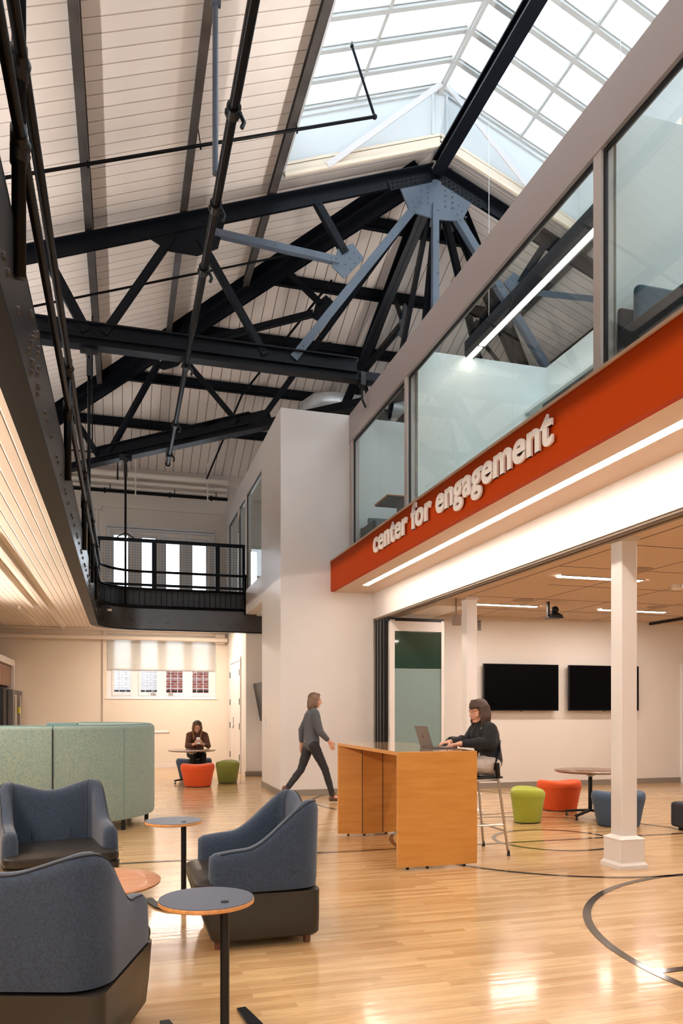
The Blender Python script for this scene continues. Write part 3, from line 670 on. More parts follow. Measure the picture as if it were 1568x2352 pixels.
# ------------------------------------------------------------------ pier, upstairs block
pr = MB()
pr.box(2.49, 4.09, 12.2, 13.93, 0, 6.37)
struct(pr.build('wall_pier', 'pier'))
b = MB(); b.box(2.49, 2.72, 13.93, 15.95, 3.43, 3.93); b.box(2.49, 2.60, 13.93, YE, 5.93, 6.37)
b.box(2.495, 2.6, 13.93, 14.02, 3.93, 5.93); b.box(2.495, 2.6, 15.86, 15.98, 3.93, 5.93); b.box(2.495, 2.6, 16.95, 17.05, 3.91, 5.93); b.box(2.495, 2.6, 18.6, YE, 3.91, 5.93)
b.box(2.73, 12.7, 13.93, YE, 3.40, 3.90); b.box(2.49, 2.73, 15.95, YE, 3.41, 3.91)
struct(b.build('wall_upper_left', 'pier'))
for n, (y0, y1) in enumerate(((14.02, 15.86), (16.0, 16.95), (17.05, 18.6))):
    r_ = sroot('window_%d' % (10+n), (2.55, y0, 4.9))
    fr = MB(); fr.box(2.52, 2.54, y0, y0+.03, 3.92, 5.93); fr.box(2.52, 2.54, y1-.03, y1, 3.92, 5.93); fr.box(2.52, 2.54, y0, y1, 5.90, 5.93); fr.build('frame', 'gasket', r_)
    box('pane', 'glass', 2.545, 2.555, y0, y1, 3.9, 5.93, r_)
hd = MB(); hd.tube([(2.50, 16.97, 5.4), (2.47, 16.9, 5.4), (2.43, 16.55, 5.4), (2.43, 16.3, 5.75)], .015, 8); tag(hd.build('door_closer', 'chrome'), 'small chrome closer on the far upstairs glass door', 'hardware')
# alcove and door wall under it
b = MB(); b.box(2.53, 2.65, 16.08, YE, 0, 3.40); b.box(2.65, 5, 16.08, 16.2, 0, 3.40); b.box(2.95, 3.1, 13.93, 16.08, 0, 3.40)
struct(b.build('wall_alcove', 'wall'))
for nm, m_, bb in (('baseboard_end', 'wall', (XL, 2.53, YE-.02, YE, 0, .09)), ('baseboard_alcove', 'base', (2.51, 2.96, 16.05, 16.08, 0, .1)), ('baseboard_pier', 'base', (2.475, 4.09, 12.185, 12.2, 0, .1)), ('baseboard_pier_side', 'base', (2.475, 2.49, 12.185, 13.93, 0, .1))):
    struct(box(nm, m_, *bb))
dr = sroot('door_1', (2.52, 17.6, 0))
box('leaf', 'wall', 2.505, 2.53, 16.84, 17.58, .02, 2.5, dr); box('leaf', 'wall', 2.505, 2.53, 17.6, 18.34, .02, 2.5, dr)
fr = MB(); fr.box(2.50, 2.53, 16.74, 16.82, 0, 2.6); fr.box(2.50, 2.53, 18.36, 18.44, 0, 2.6); fr.box(2.50, 2.53, 16.74, 18.44, 2.52, 2.6); fr.build('frame', 'wall', dr)
for yy in (16.83, 18.35):
    for z in (.35, 1.05, 1.6, 2.25): box('hinge', 'black', 2.492, 2.506, yy-.03, yy+.03, z-.07, z+.07, dr)
hl = MB(); hl.tube([(2.505, 17.68, 1.03), (2.46, 17.68, 1.03), (2.45, 17.55, 1.0)], .014, 8); hl.tube([(2.46, 17.5, 1.0), (2.46, 17.5, 1.25)], .01, 8); hl.build('handle', 'chrome', dr)
sw = MB(); sw.box(2.478, 2.49, 13.5, 13.62, 1.12, 1.28); tag(sw.build('light_switch', 'winframe', bevel=.003), 'white light switch plate on the side of the white pier', 'switch')
tva = thing('wall_television', 'black tilted television in the alcove behind the white pier, seen edge-on', 'television', (2.8, 15.4, 1.55))
b = MB(); b.loft([[(2.66, y_, 1.97), (2.71, y_, 1.97), (2.86, y_, 1.18), (2.81, y_, 1.18)] for y_ in (14.7, 15.95)]); b.build('casing', 'black', tva)
box('bracket', 'black', 2.8, 2.95, 15.2, 15.4, 1.45, 1.65, tva)

# orange band, soffit, white beam (ground floor opening), slab above
sb = thing('sign_band', 'bright orange fascia band reading center for engagement in raised white letters', 'sign', (3.34, 8, 3.4))
box('band_panel', 'orange', 3.34, 3.40, YB, 12.2, 3.39, 3.885, sb)
box('ledge', 'tan', 3.325, 3.75, YB, 12.2, 3.885, 3.91, sb)
word = 'center for engagement'
fc = D.curves.new('t', 'FONT'); fc.body = word; fc.size = 1; fc.offset = 0.030; fc.space_character = 1.06
fo = D.objects.new('t', fc); C.objects.link(fo)
dg = bpy.context.evaluated_depsgraph_get(); dg.update()
me = D.meshes.new_from_object(fo.evaluated_get(dg)); xs = [v.co.x for v in me.vertices]; X0t, X1t = min(xs), max(xs); D.meshes.remove(me)
D.objects.remove(fo)
sx = 4.50/(X1t-X0t)
def xat(prefix):
    c2 = D.curves.new('t', 'FONT'); c2.body = prefix+'l'; c2.size = 1; c2.space_character = 1.06; c2.offset = .030
    o2 = D.objects.new('t', c2); C.objects.link(o2); dg2 = bpy.context.evaluated_depsgraph_get(); dg2.update()
    m2 = D.meshes.new_from_object(o2.evaluated_get(dg2)); r = max(v.co.x for v in m2.vertices); D.meshes.remove(m2); D.objects.remove(o2); return r
c0 = xat('')
for i, chh in enumerate(word):
    if chh == ' ': continue
    x = xat(word[:i])-c0
    c2 = D.curves.new('t', 'FONT'); c2.body = chh; c2.size = 1; c2.offset = .028; c2.extrude = .03; c2.resolution_u = 4
    o2 = D.objects.new('t', c2); C.objects.link(o2); dg2 = bpy.context.evaluated_depsgraph_get(); dg2.update()
    m2 = D.meshes.new_from_object(o2.evaluated_get(dg2)); D.objects.remove(o2)
    sz = .405; V0 = [tuple(v.co) for v in m2.vertices]; F0 = [tuple(p.vertices) for p in m2.polygons]; D.meshes.remove(m2)
    V1, F1 = [], []
    for k_, sh_ in enumerate((-.005, 0, .005)):
        F1 += [tuple(i_+len(V1) for i_ in f_) for f_ in F0]; V1 += [(v[0]+sh_, v[1], v[2]*(1+.004*k_)) for v in V0]
    m2 = D.meshes.new('letter'); m2.from_pydata(V1, [], F1)
    m2.transform(Matrix(((0, 0, -1*.35, 3.305), (-sx, 0, 0, 9.85-(x-X0t)*sx), (0, sz, 0, 3.565), (0, 0, 0, 1))))
    m2.materials.clear(); m2.materials.append(M['letter']); m2.name = 'letter'
    o = D.objects.new('letter', m2); C.objects.link(o); o.parent = sb; o.matrix_parent_inverse = Matrix.Translation(-Vector(sb.location))
sf = MB(); sf.box(3.40, 12.7, YB, 12.2, 3.40, 3.885)
struct(sf.build('floor', 'wall'))
st = MB(); st.box(3.40, 3.645, YB, 12.2, 3.385, 3.40); st.box(3.745, 4.09, YB, 12.2, 3.385, 3.40); st.box(3.645, 3.745, 11.42, 12.2, 3.385, 3.40); struct(st.build('ceiling', 'tan'))
tag(MB().box(3.65, 3.74, YB, 11.41, 3.388, 3.395).build('led_strip_light', 'led'), 'long glowing recessed strip light in the soffit under the orange band', 'light')
bm = MB(); bm.box(4.09, 4.30, YB, 12.2, 2.96, 3.40); struct(bm.build('trim_beam', 'pier'))
tk = MB(); tk.box(4.10, 4.12, YB, 12.1, 2.935, 2.965); tk.box(4.125, 4.155, YB, 12.1, 2.925, 2.965); tk.box(4.19, 4.23, YB, 12.1, 2.925, 2.965)
tag(tk.build('door_track', mat('bronze_track', (.22, .17, .13), .4)), 'bronze folding-door track under the long white beam', 'track')
cl = MB(); cl.box(4.30, 12.7, YB, 12.45, 3.10, 3.2); struct(cl.build('ceiling', 'ceil'))
jn = MB()
for x in (4.9, 6.1, 7.3, 8.5, 9.7, 10.9): jn.box(x-.006, x+.006, YB, 12.4, 3.097, 3.1)
for yy in (10.2, 11.4, 9.0, 7.8, 6.6, 5.4): jn.box(4.9 if yy != 9.0 else 5.5, 12.6, yy-.006, yy+.006, 3.097, 3.1)
struct(jn.build('trim_1', 'grille'))
fw = MB(); fw.box(4.09, 12.7, 12.4, 12.6, 0, 3.2); struct(fw.build('wall_far_room', 'wall'))
struct(box('baseboard_room', 'base', 4.2, 10.5, 12.385, 12.4, 0, .10))
struct(box('wall_right_room', 'wall', 12.0, 12.2, YB, 12.4, 0, 3.2))
dtr = sroot('door_2', (10.55, 12.4, 0)); b = MB(); b.box(10.48, 10.56, 12.36, 12.4, 0, 2.3); b.box(11.5, 11.58, 12.36, 12.4, 0, 2.3); b.box(10.48, 11.58, 12.36, 12.4, 2.22, 2.3); b.build('frame', 'winframe', dtr)
box('leaf', 'kwood', 10.56, 11.5, 12.38, 12.4, 0.01, 2.22, dtr)

# upstairs glazing on X = 3.66
gz = MB(); gz.box(3.66, 3.80, YB, 12.2, 5.95, 6.37); gz.box(3.66, 3.68, YB, 12.2, 5.90, 5.95)
struct(gz.build('trim_header', 'header'))
mull = [12.1, 9.58, 5.29, 1.0, -3.3]
for n in range(4):
    y1, y0 = mull[n]-.05, mull[n+1]+.05
    r_ = sroot('window_%d' % (n+1), (3.7, y0, 3.9))
    fr = MB(); fr.box(3.67, 3.79, y1, y1+.10, 3.9, 5.95)
    if n == 3: fr.box(3.67, 3.79, y0-.1, y0, 3.9, 5.95)
    fr.build('mullion', 'mull', r_)
    gk = MB(); gk.box(3.695, 3.715, y0, y0+.02, 3.91, 5.9); gk.box(3.695, 3.715, y1-.035, y1, 3.91, 5.9); gk.box(3.695, 3.715, y0, y1, 5.865, 5.90); gk.build('gasket', 'gasket', r_)
    cuts = {0: [y0, 10.74, y1], 1: [y0, 6.73, 8.13, y1], 2: [y0, 2.4, 3.8, y1], 3: [y0, -1, y1]}[n]
    for a, e in zip(cuts, cuts[1:]): box('pane', 'glass', 3.70, 3.71, a+.003, e-.003, 3.9, 5.88, r_)
b = MB(); b.box(3.80, 5.90, 12.08, 12.2, 3.89, 6.30); struct(b.build('wall_booth', 'booth'))
b = MB(); b.box(3.80, 5.80, 9.46, 9.58, 3.89, 6.24); struct(b.build('wall_booth', 'booth'))
b = MB(); b.box(3.80, 5.80, 5.22, 5.34, 3.89, 6.24); struct(b.build('wall_booth', 'booth'))
b = MB(); b.box(5.74, 5.86, -1, 9.5, 3.89, 6.24); struct(b.build('wall_booth', 'booth'))
b = MB(); b.box(3.80, 5.80, 1.0, 1.1, 3.89, 6.24); struct(b.build('wall_booth', 'booth'))
struct(box('trim_2', 'booth', 5.40, 5.74, 5.34, 9.46, 5.55, 5.6))
pl = thing('pendant_light', 'long black linear pendant glowing along the middle upstairs booth', 'light', (4.55, 7, 6.2))
b = MB(); b.box(4.50, 4.62, 5.5, 9.5, 6.22, 6.46); b.build('housing', 'steel', pl)
b = MB(); b.box(4.505, 4.575, 5.5, 9.06, 6.205, 6.219); b.box(4.505, 4.575, 9.12, 9.45, 6.205, 6.219); b.build('diffuser', 'led3', pl)
b = MB(); b.tube([(4.56, 8.9, 6.46), (4.56, 8.9, 9.0)], .004, 6); b.tube([(4.56, 6.2, 6.46), (4.56, 6.2, 9.0)], .004, 6); b.build('cable', 'chrome', pl)
# booths upstairs
def bench(name, lab, x0, y0, y1, facing, m1, m2, hb=.86):
    t = thing(name, lab, 'bench', (x0, (y0+y1)/2, 3.9))
    if facing < 0: yb0, yb1, ys0, ys1 = y1-.12, y1, y0, y1-.12
    else: yb0, yb1, ys0, ys1 = y0, y0+.12, y0+.12, y1
    box('seat', m2, x0+.06, x0+1.3, ys0, ys1, 3.92, 4.34, t, bevel=.03)
    b = MB(); b.box(x0, x0+.06, min(ys0, yb0), max(ys1, yb1), 3.92, 4.42); b.box(x0, x0+1.36, yb0 if facing > 0 else yb1-.05, yb0+.05 if facing > 0 else yb1, 3.92, 3.9+hb-.16); b.build('shell', m1, t, bevel=.02)
    box('backrest', m2, x0+.1, x0+1.3, yb0-.02, yb1-.06 if facing < 0 else yb1, 4.3, 3.9+hb, t, bevel=.03)
    return t
bench('booth_bench', 'dark navy booth bench with blue back behind the rightmost upstairs window', 3.77, 4.42, 5.18, -1, 'navy', 'bluefab')
bench('booth_bench', 'dark grey low booth bench in the farthest upstairs window corner', 3.80, 11.35, 12.03, -1, 'navy', 'greybench', .70)
bench('booth_bench', 'dark grey booth bench beside the mullion of the farthest upstairs window', 3.80, 9.66, 10.3, 1, 'navy', 'navy', .90)
bench('booth_bench', 'pale grey booth bench at the right of the middle upstairs window', 3.95, 5.42, 6.6, 1, 'greybench', 'greybench', .62)
def btab(lab, y0, y1):
    t = thing('booth_table', lab, 'table', (4.4, (y0+y1)/2, 3.9))
    box('table_top', 'plyedge', 3.80, 5.0, y0, y1, 4.625, 4.65, t, bevel=.01); box('underside', 'black', 3.81, 4.99, y0+.01, y1-.01, 4.61, 4.625, t)
    b = MB(); b.tube([(4.6, (y0+y1)/2, 3.9), (4.6, (y0+y1)/2, 4.61)], .04, 12); b.build('leg', 'black', t)
btab('dark topped wood edged booth table in the farthest upstairs window', 10.7, 11.3)
btab('dark wood edged booth table cut by the right edge, upstairs', 3.75, 4.4)

# ------------------------------------------------------------------ windows in the end wall
for n, (x0, x1, z0, z1) in enumerate(upH):
    r_ = sroot('window_%d' % (5+n), (x0, YE, z0))
    fr = MB(); t_ = .05
    for (a, b_, c_, d_) in ((x0, x0+t_, z0, z1), (x1-t_, x1, z0, z1), (x0, x1, z1-.05, z1), (x0, x1, z0, z0+.05)): fr.box(a, b_, YE+.08, YE+.16, c_, d_)
    fr.build('frame', 'upframe', r_); box('pane', 'winglass', x0, x1, YE+.11, YE+.12, z0, z1, r_)
tm = MB(); 
for z, d, h in ((5.76, .05, .05), (5.82, .08, .04)): tm.box(-.36, 2.2, YE-d, YE, z, z+h)
for x in (-.36, 2.15): tm.box(x, x+.07, YE-.05, YE, 3.9, 5.8)
for x in (.24, .88, 1.48): tm.box(x, x+.1, YE-.02, YE, 3.9, 5.76)
struct(tm.build('trim_3', 'upframe'))
win = sroot('window_20', (1, YE, 1.7))
X_ = [-.36, 2.25]; fr = MB(); Yf = YE+.14
for (a, b_, c_, d_) in ((-.36, -.24, 1.70, 3.26), (2.13, 2.25, 1.70, 3.26), (-.36, 2.25, 1.70, 1.76), (-.36, 2.25, 3.2, 3.26), (.24, .38, 1.7, 3.26), (.87, .99, 1.7, 3.26), (1.49, 1.63, 1.7, 3.26)):
    fr.box(a, b_, Yf-.03, Yf+.05, c_, d_)
fr.build('frame', 'winframe', win)
LIT = [(-.24, .24), (.38, .87), (.99, 1.49), (1.63, 2.13)]
for a, e in LIT:
    s_ = MB()
    for (p, q, c_, d_) in ((a, a+.05, 1.76, 3.2), (e-.05, e, 1.76, 3.2), (a, e, 1.76, 1.84), (a, e, 2.37, 2.42), (a, e, 3.14, 3.2)): s_.box(p, q, Yf-.045, Yf+.02, c_, d_)
    s_.build('sash', 'winframe', win); box('pane', 'winglass', a, e, Yf-.01, Yf, 1.8, 3.2, win)
    g_ = MB()
    for i in range(1, 3):
        x = a+(e-a)*i/3; g_.beam((x, Yf+.1, 1.78), (x, Yf+.1, 3.2), .012, .012)
    for i in range(6): g_.beam((a, Yf+.1, 1.95+.24*i), (e, Yf+.1, 1.95+.24*i), .012, .012)
    g_.build('bars', 'winframe', win)
for x in (.73, 1.15):
    h_ = MB(); h_.box(x-.06, x+.06, Yf-.09, Yf-.045, 1.80, 1.83); h_.tube([(x, Yf-.08, 1.83), (x+.01, Yf-.08, 1.89)], .012, 8); h_.build('latch', 'chrome', win)
box('sill', 'winframe', -.40, 2.28, YE-.02, YE+.12, 1.675, 1.70, win)
bl = thing('roller_shade', 'white translucent roller shade pulled halfway down the lower far window', 'window shade', (1, YE, 3.2))
box('shade_cloth', 'shade', -.34, 2.2, YE+.04, YE+.045, 2.42, 3.24, bl); box('hem_bar', 'shade', -.34, 2.2, YE+.035, YE+.05, 2.40, 2.43, bl)
# neighbouring building outside
nb = thing('brick_building', 'red and white painted brick building seen outside the lower far window', 'building', (1, 22, 0))
box('white_wall', 'whitebrick', -4, 1.12, 21.6, 21.9, 0, 2.75, nb); box('red_wall', 'redbrick', 1.12, 6, 21.4, 21.9, 0, 3.15, nb)
b = MB(); b.tube([(-3, 21.35, 1.93), (6, 21.30, 1.93)], .025, 8); b.build('cable', 'black', nb)
struct(box('ground', 'grille', -8, 16, 19.4, 30, -.2, -.1))

# pipes on the end wall
for z, yy, r, m_, lab in ((7.02, 18.75, .07, 'whitepipe', 'fat cream pipe along the top of the far end wall'), (6.88, 18.9, .05, 'whitepipe', 'second cream pipe along the far end wall, below the fat one'), (6.75, 18.95, .04, 'whitepipe', 'thin cream pipe along the far end wall above the black pipe'), (6.62, 18.8, .042, 'pipe', 'black iron pipe crossing the far end wall above the windows'), (3.34, 18.9, .03, 'whitepipe', 'thin cream pipe tight under the far gallery above the lower window'), (3.14, 18.85, .055, 'whitepipe', 'cream painted pipe across the lower far window top')):
    b = MB(); b.tube([(XL, yy, z), (2.5, yy, z)], r, 12)
    if m_ == 'pipe':
        for x in (-.4, 1.1, 2.1): b.tube([(x-.02, yy, z), (x+.02, yy, z)], r*1.6, 12); b.tube([(x+.12, yy, z), (x+.12, yy, z+.15)], .01, 6)
    tag(b.build('wall_pipe', m_, smooth_angle=40), lab, 'pipe')
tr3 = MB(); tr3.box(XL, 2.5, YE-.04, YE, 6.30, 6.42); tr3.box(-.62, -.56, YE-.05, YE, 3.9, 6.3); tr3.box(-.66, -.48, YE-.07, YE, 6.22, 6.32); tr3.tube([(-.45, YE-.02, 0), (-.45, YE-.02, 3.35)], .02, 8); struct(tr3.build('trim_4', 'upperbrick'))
for x in (.3, 2.0):
    b = MB(); b.beam((x, 18.7, 6.5), (x, 18.7, 7.6), .03, .015); tag(b.build('pipe_strap', 'whitepipe'), 'cream strap hanging the pipes on the far wall, %s' % ('left one' if x < 1 else 'right one'), 'strap')
bx = MB(); bx.box(2.22, 2.46, 18.95, YE, 3.05, 3.30); tag(bx.build('junction_box', 'whitepipe'), 'cream junction box at the top right of the lower far window', 'box')

# ------------------------------------------------------------------ court lines
def arc_line(cx, cy, r, wd, a0=0, a1=2*PI, n=96):
    b = MB(); f0 = []
    for i in range(n+1):
        a = a0+(a1-a0)*i/n; f0.append([(cx+(r-wd/2)*math.cos(a), cy+(r-wd/2)*math.sin(a), z) for z in (.0005, .003)]+[(cx+(r+wd/2)*math.cos(a), cy+(r+wd/2)*math.sin(a), z) for z in (.003, .0005)])
    b.loft(f0); return b
for i, (bl_, lab) in enumerate(((arc_line(4.745, 3.475, 1.985, .055), 'nearest large circle'), (arc_line(4.555, 7.25, 1.82, .045), 'large centre circle'), (arc_line(4.54, 7.31, .655, .045), 'small centre circle'), (arc_line(4.55, 11.05, 1.75, .045), 'farthest large circle'),
        (MB().box(XL, 12, 7.245, 7.295, .0005, .0025), 'centre line'), (MB().box(2.76, 8, 3.44, 3.495, .0005, .0026), 'nearest cross line'))):
    o = bl_.build('trim_%d' % (10+i), 'line'); struct(o)

# ------------------------------------------------------------------ columns
def column(x, y, lab):
    t = thing('column', lab, 'column', (x, y, 0))
    MB().box(-.08, .08, -.08, .08, .26, 2.97).build('shaft', 'pier', t, bevel=.006, local=True)
    b = MB(); b.box(-.125, .125, -.125, .125, 0, .27); b.build('plinth', 'pier', t, bevel=.006, local=True)
    b = MB(); b.loft([[(sx*s_, sy*s_, z) for sx, sy in ((-1, -1), (1, -1), (1, 1), (-1, 1))] for s_, z in ((.145, 0), (.145, .035), (.125, .06))]); b.loft([[(sx*s_, sy*s_, z) for sx, sy in ((-1, -1), (1, -1), (1, 1), (-1, 1))] for s_, z in ((.125, .245), (.13, .265), (.082, .29))]); b.build('moulding', 'pier', t, local=True)
    b = MB(); b.box(-.095, .095, -.095, .095, 2.93, 2.975); b.build('cap', 'pier', t, local=True)
    return t
column(4.36, 5.88, 'white square column nearest the viewer, with a moulded plinth')
column(4.62, 9.6, 'white square column farther back, beside the folding glass door')

# folding partition
fp = thing('folding_partition', 'stacked folding glass partition with black frames and a frosted teal end panel', 'partition', (4.15, 11.9, 0))
for i in range(4):
    y0 = 12.15-.135*i
    b = MB(); b.box(4.10, 4.17, y0-.06, y0, .02, 2.915); b.build('stile', 'gasket' if i % 2 == 0 or i == 3 else 'black', fp)
    b = MB(); b.box(4.12, 4.16, y0-.085, y0-.065, .02, 2.9); b.build('gasket', 'white_metal' if i < 2 else 'black', fp)
b = MB(); b.box(4.16, 4.24, 11.56, 11.64, .02, 2.88); b.box(5.06, 5.11, 11.56, 11.60, .02, 2.88); b.box(4.16, 5.11, 11.56, 11.6, 2.70, 2.86); b.box(4.16, 5.11, 11.56, 11.6, .02, .2); b.build('panel_frame', 'pier', fp)
box('head_rail', 'gasket', 4.12, 5.11, 11.57, 11.66, 2.86, 2.915, fp)
box('clear_glass', 'green_glass', 4.235, 5.065, 11.575, 11.59, 2.09, 2.71, fp); box('frosted_glass', 'teal_glass', 4.235, 5.065, 11.575, 11.592, .2, 2.085, fp)
bh = MB(); bh.box(4.5, 5.05, 10.5, 12.38, 2.98, 3.1); struct(bh.build('trim_5', 'pier'))
pn = MB(); pn.box(4.76, 4.90, 10.47, 10.5, 2.69, 2.86); pn.box(4.82, 4.84, 10.48, 10.5, 2.86, 3.10); tag(pn.build('sign_plate', mat('mauve_plate', (.34, .27, .24), .5)), 'small grey plate hanging at the ceiling bulkhead beside the far column', 'sign')

# ceiling lights in the room
def rlight(x0, x1, y, lab, wd=.055):
    t = thing('ceiling_light', lab, 'light', ((x0+x1)/2, y, 3.09)); box('diffuser', 'led2', x0, x1, y-wd, y+wd, 3.088, 3.095, t)
    b = MB(); b.box(x0-.015, x1+.015, y-wd-.015, y-wd, 3.085, 3.1); b.box(x0-.015, x1+.015, y+wd, y+wd+.015, 3.085, 3.1); b.build('frame', 'white_metal', t)
rlight(5.36, 6.46, 10.93, 'glowing strip light beside the farther white column')
rlight(5.26, 6.46, 8.36, 'nearest glowing strip light, crossing behind the near column')
rlight(7.68, 8.95, 10.97, 'glowing strip light above the right television')
for x0, y_ in ((7.7, 8.36), (5.26, 5.8), (7.7, 5.8), (5.26, 3.2)):
    rlight(x0, x0+1.2, y_, 'glowing room strip light outside the picture on the right, '+{(7.7, 8.36): 'deepest one', (5.26, 5.8): 'left of the middle pair', (7.7, 5.8): 'right of the middle pair', (5.26, 3.2): 'nearest one'}[(x0, y_)])
for x, y_, lab in ((5.89, 10.37, 'round grille left of the conference camera'), (5.94, 7.73, 'round grille behind the near column top'), (8.4, 10.47, 'round grille at the far right of the room ceiling')):
    b = MB(); b.lathe([(.155, 3.094), (.16, 3.1)], x, y_, 28); tag(b.build('ceiling_speaker', mat('speaker_grille', (.36, .26, .19), .7)), 'flush ceiling speaker, '+lab, 'speaker')
b = MB(); b.lathe([(.05, 3.03), (.075, 3.05), (.08, 3.1)], 7.16, 8.53, 24); tag(b.build('smoke_detector', 'pier'), 'round white smoke detector near the right edge of the room ceiling', 'detector')
cm = thing('conference_camera', 'black conference camera hanging on a short pole from the room ceiling', 'camera', (6.36, 10.43, 2.9))
b = MB(); b.box(6.345, 6.375, 10.41, 10.45, 2.86, 3.1); b.build('pole', 'black', cm)
b = MB(); b.box(6.33, 6.59, 10.35, 10.51, 2.845, 2.86); b.build('shelf', 'black', cm)
b = MB(); b.loft([[(6.475+.10*sx_*s_, 10.43+.07*sy_*s_, z) for sx_, sy_ in ((-1, -1), (1, -1), (1, 1), (-1, 1))] for s_, z in ((1, 2.86), (1, 2.89), (.5, 2.93))]); b.build('camera_base', 'black', cm)
b = MB(); b.sphere((6.48, 10.43, 2.975), .06, 16, 12); b.tube([(6.48, 10.43, 2.975), (6.46, 10.36, 2.97)], .035, 14); b.build('camera_head', 'black', cm, smooth=True)
b = MB(); b.box(6.11, 6.19, 12.38, 12.4, 2.83, 3.03)
vn = tag(b.build('wall_vent', 'wall'), 'small slotted vent high on the wall beside the far column', 'vent')
b = MB()
for i in range(6): b.box(6.12, 6.18, 12.37, 12.38, 2.845+.03*i, 2.865+.03*i)
b.build('slots', 'grille', vn)
b = MB(); b.box(9.76, 9.82, 9.0, 12.4, 3.05, 3.1); tag(b.build('ceiling_track', 'black'), 'black ceiling track at the right end of the room', 'track')

def tv(x0, x1, z0, z1, lab):
    t = thing('television', lab, 'television', ((x0+x1)/2, 12.3, z0)); c_ = 12.27
    box('casing', 'black', x0, x1, c_, c_+.05, z0, z1, t, bevel=.004); box('screen', 'screen', x0+.012, x1-.012, c_-.003, c_, z0+.02, z1-.012, t)
    box('wall_mount', 'black', x0+.4, x1-.4, c_+.05, 12.4, z0+.2, z1-.2, t); box('logo_tab', 'grille', (x0+x1)/2-.02, (x0+x1)/2+.02, c_-.002, c_+.02, z0-.012, z0, t)
tv(6.19, 7.70, 1.40, 2.245, 'large black wall television on the left, above the seated woman'); tv(7.92, 9.43, 1.40, 2.245, 'large black wall television on the right, half behind the near column')
for x0, x1, lab in ((6.02, 6.19, 'left'), (7.76, 7.92, 'middle')):
    pass

# unseen lights, added to brighten the lower hall and the roof boards
for k_, (y0, y1) in enumerate(((-4, -.6), (-.5, 3), (3.1, 6.9), (7.0, 10.8), (10.9, 14.6))):
    t = thing('added_gallery_light', 'added slim fill tube under the left gallery, ' + ['nearest the back wall', 'beside the viewer', 'left of the near armchairs', 'left of the green pod', 'toward the kitchen corner'][k_], 'light', (-2.3, y0, 2.7))
    box('housing', 'white_metal', -2.33, -2.27, y0, y1, 2.725, 2.74, t); box('diffuser', 'fill_gallery', -2.33, -2.27, y0+.05, y1-.05, 2.67, 2.72, t)
    b = MB(); b.tube([(-2.3, y0+.4, 2.74), (-2.3, y0+.4, 3.37)], .004, 6); b.tube([(-2.3, y1-.4, 2.74), (-2.3, y1-.4, 3.37)], .004, 6); b.build('cable', 'chrome', t)
t = thing('added_gallery_light', 'added short fill light under the far gallery behind the curved girder', 'light', (1, 17.4, 3.3))
box('housing', 'white_metal', .3, 2.2, 17.3, 17.5, 3.30, 3.36, t); box('diffuser', 'fill_gallery', .35, 2.15, 17.32, 17.48, 3.288, 3.298, t)
for k_, (x_, y0, y1, z_) in enumerate(((3.88, -5, -1, 6.24), (3.88, 0, 4, 6.24), (3.88, 5.5, 8.9, 6.24), (3.88, 9.3, 10.6, 6.24), (-2.7, -4, 0, 4.3), (-2.7, 2, 6, 4.3), (-2.7, 8, 12, 4.3), (-2.7, 12.8, 15.2, 4.3))):
    t = thing('added_uplight', 'added uplight washing the roof boards, ' + (['on the glazed wall top behind the viewer', 'on the glazed wall top overhead', 'on the glazed wall top over the middle window', 'on the glazed wall top beside the pier'][k_] if k_ < 4 else ['on the gallery wall behind the viewer', 'on the gallery wall overhead', 'on the gallery wall near the big truss', 'on the gallery wall at the far end'][k_-4]), 'light', (x_, y0, z_))
    box('housing', 'white_metal', x_-.06, x_+.06, y0, y1, z_, z_+.05, t); box('diffuser', 'fill_roof', x_-.05, x_+.05, y0+.05, y1-.05, z_+.052, z_+.056, t)
    if x_ > 0: box('bracket', 'white_metal', 3.80, x_-.06, (y0+y1)/2-.03, (y0+y1)/2+.03, z_+.01, z_+.04, t)
    if x_ < 0: box('bracket', 'white_metal', -3.1, x_-.06, (y0+y1)/2-.03, (y0+y1)/2+.03, z_+.01, z_+.04, t)

# ------------------------------------------------------------------ kitchen corner, far left
kc = thing('kitchen_unit', 'white framed kitchen wall unit with a walnut door at the far left', 'cabinet', (-2.7, 17.5, 0))
b = MB(); b.box(XL, -2.40, 16.0, 19.05, 2.42, 2.56); b.box(XL, -2.4, 18.87, 19.05, 0, 2.42); b.box(XL, -2.4, 15.9, 16.0, 0, 2.56); b.build('surround', 'pier', kc)
for y0 in (16.02, 17.44): box('door', 'kwood', -2.9, -2.46, y0, y0+1.40, 1.95, 2.40, kc)
fg = thing('refrigerator', 'black and steel double refrigerator under the walnut cabinet at far left', 'refrigerator', (-2.6, 17.5, 0))
box('body', 'black', -3.0, -2.32, 16.7, 18.85, .05, 1.86, fg, bevel=.01)
for y0 in (17.3, 18.1):
    dd = MB(); dd.box(-2.32, -2.22, y0, y0+.72, .1, 1.84); dd = dd.build('door', 'grille', fg, bevel=.01)
    box('glass_panel', 'chrome', -2.225, -2.212, y0+.12, y0+.6, .9, 1.74, dd)
    b = MB(); b.tube([(-2.19, y0+.08, .7), (-2.19, y0+.08, 1.7)], .014, 8); b.build('handle', 'chrome', dd)
b = MB(); b.box(-2.2, -2.17, 17.95, 18.08, 1.34, 1.47); tag(b.build('door_tag', 'yellow'), 'yellow tag hanging on the refrigerator handle', 'tag')

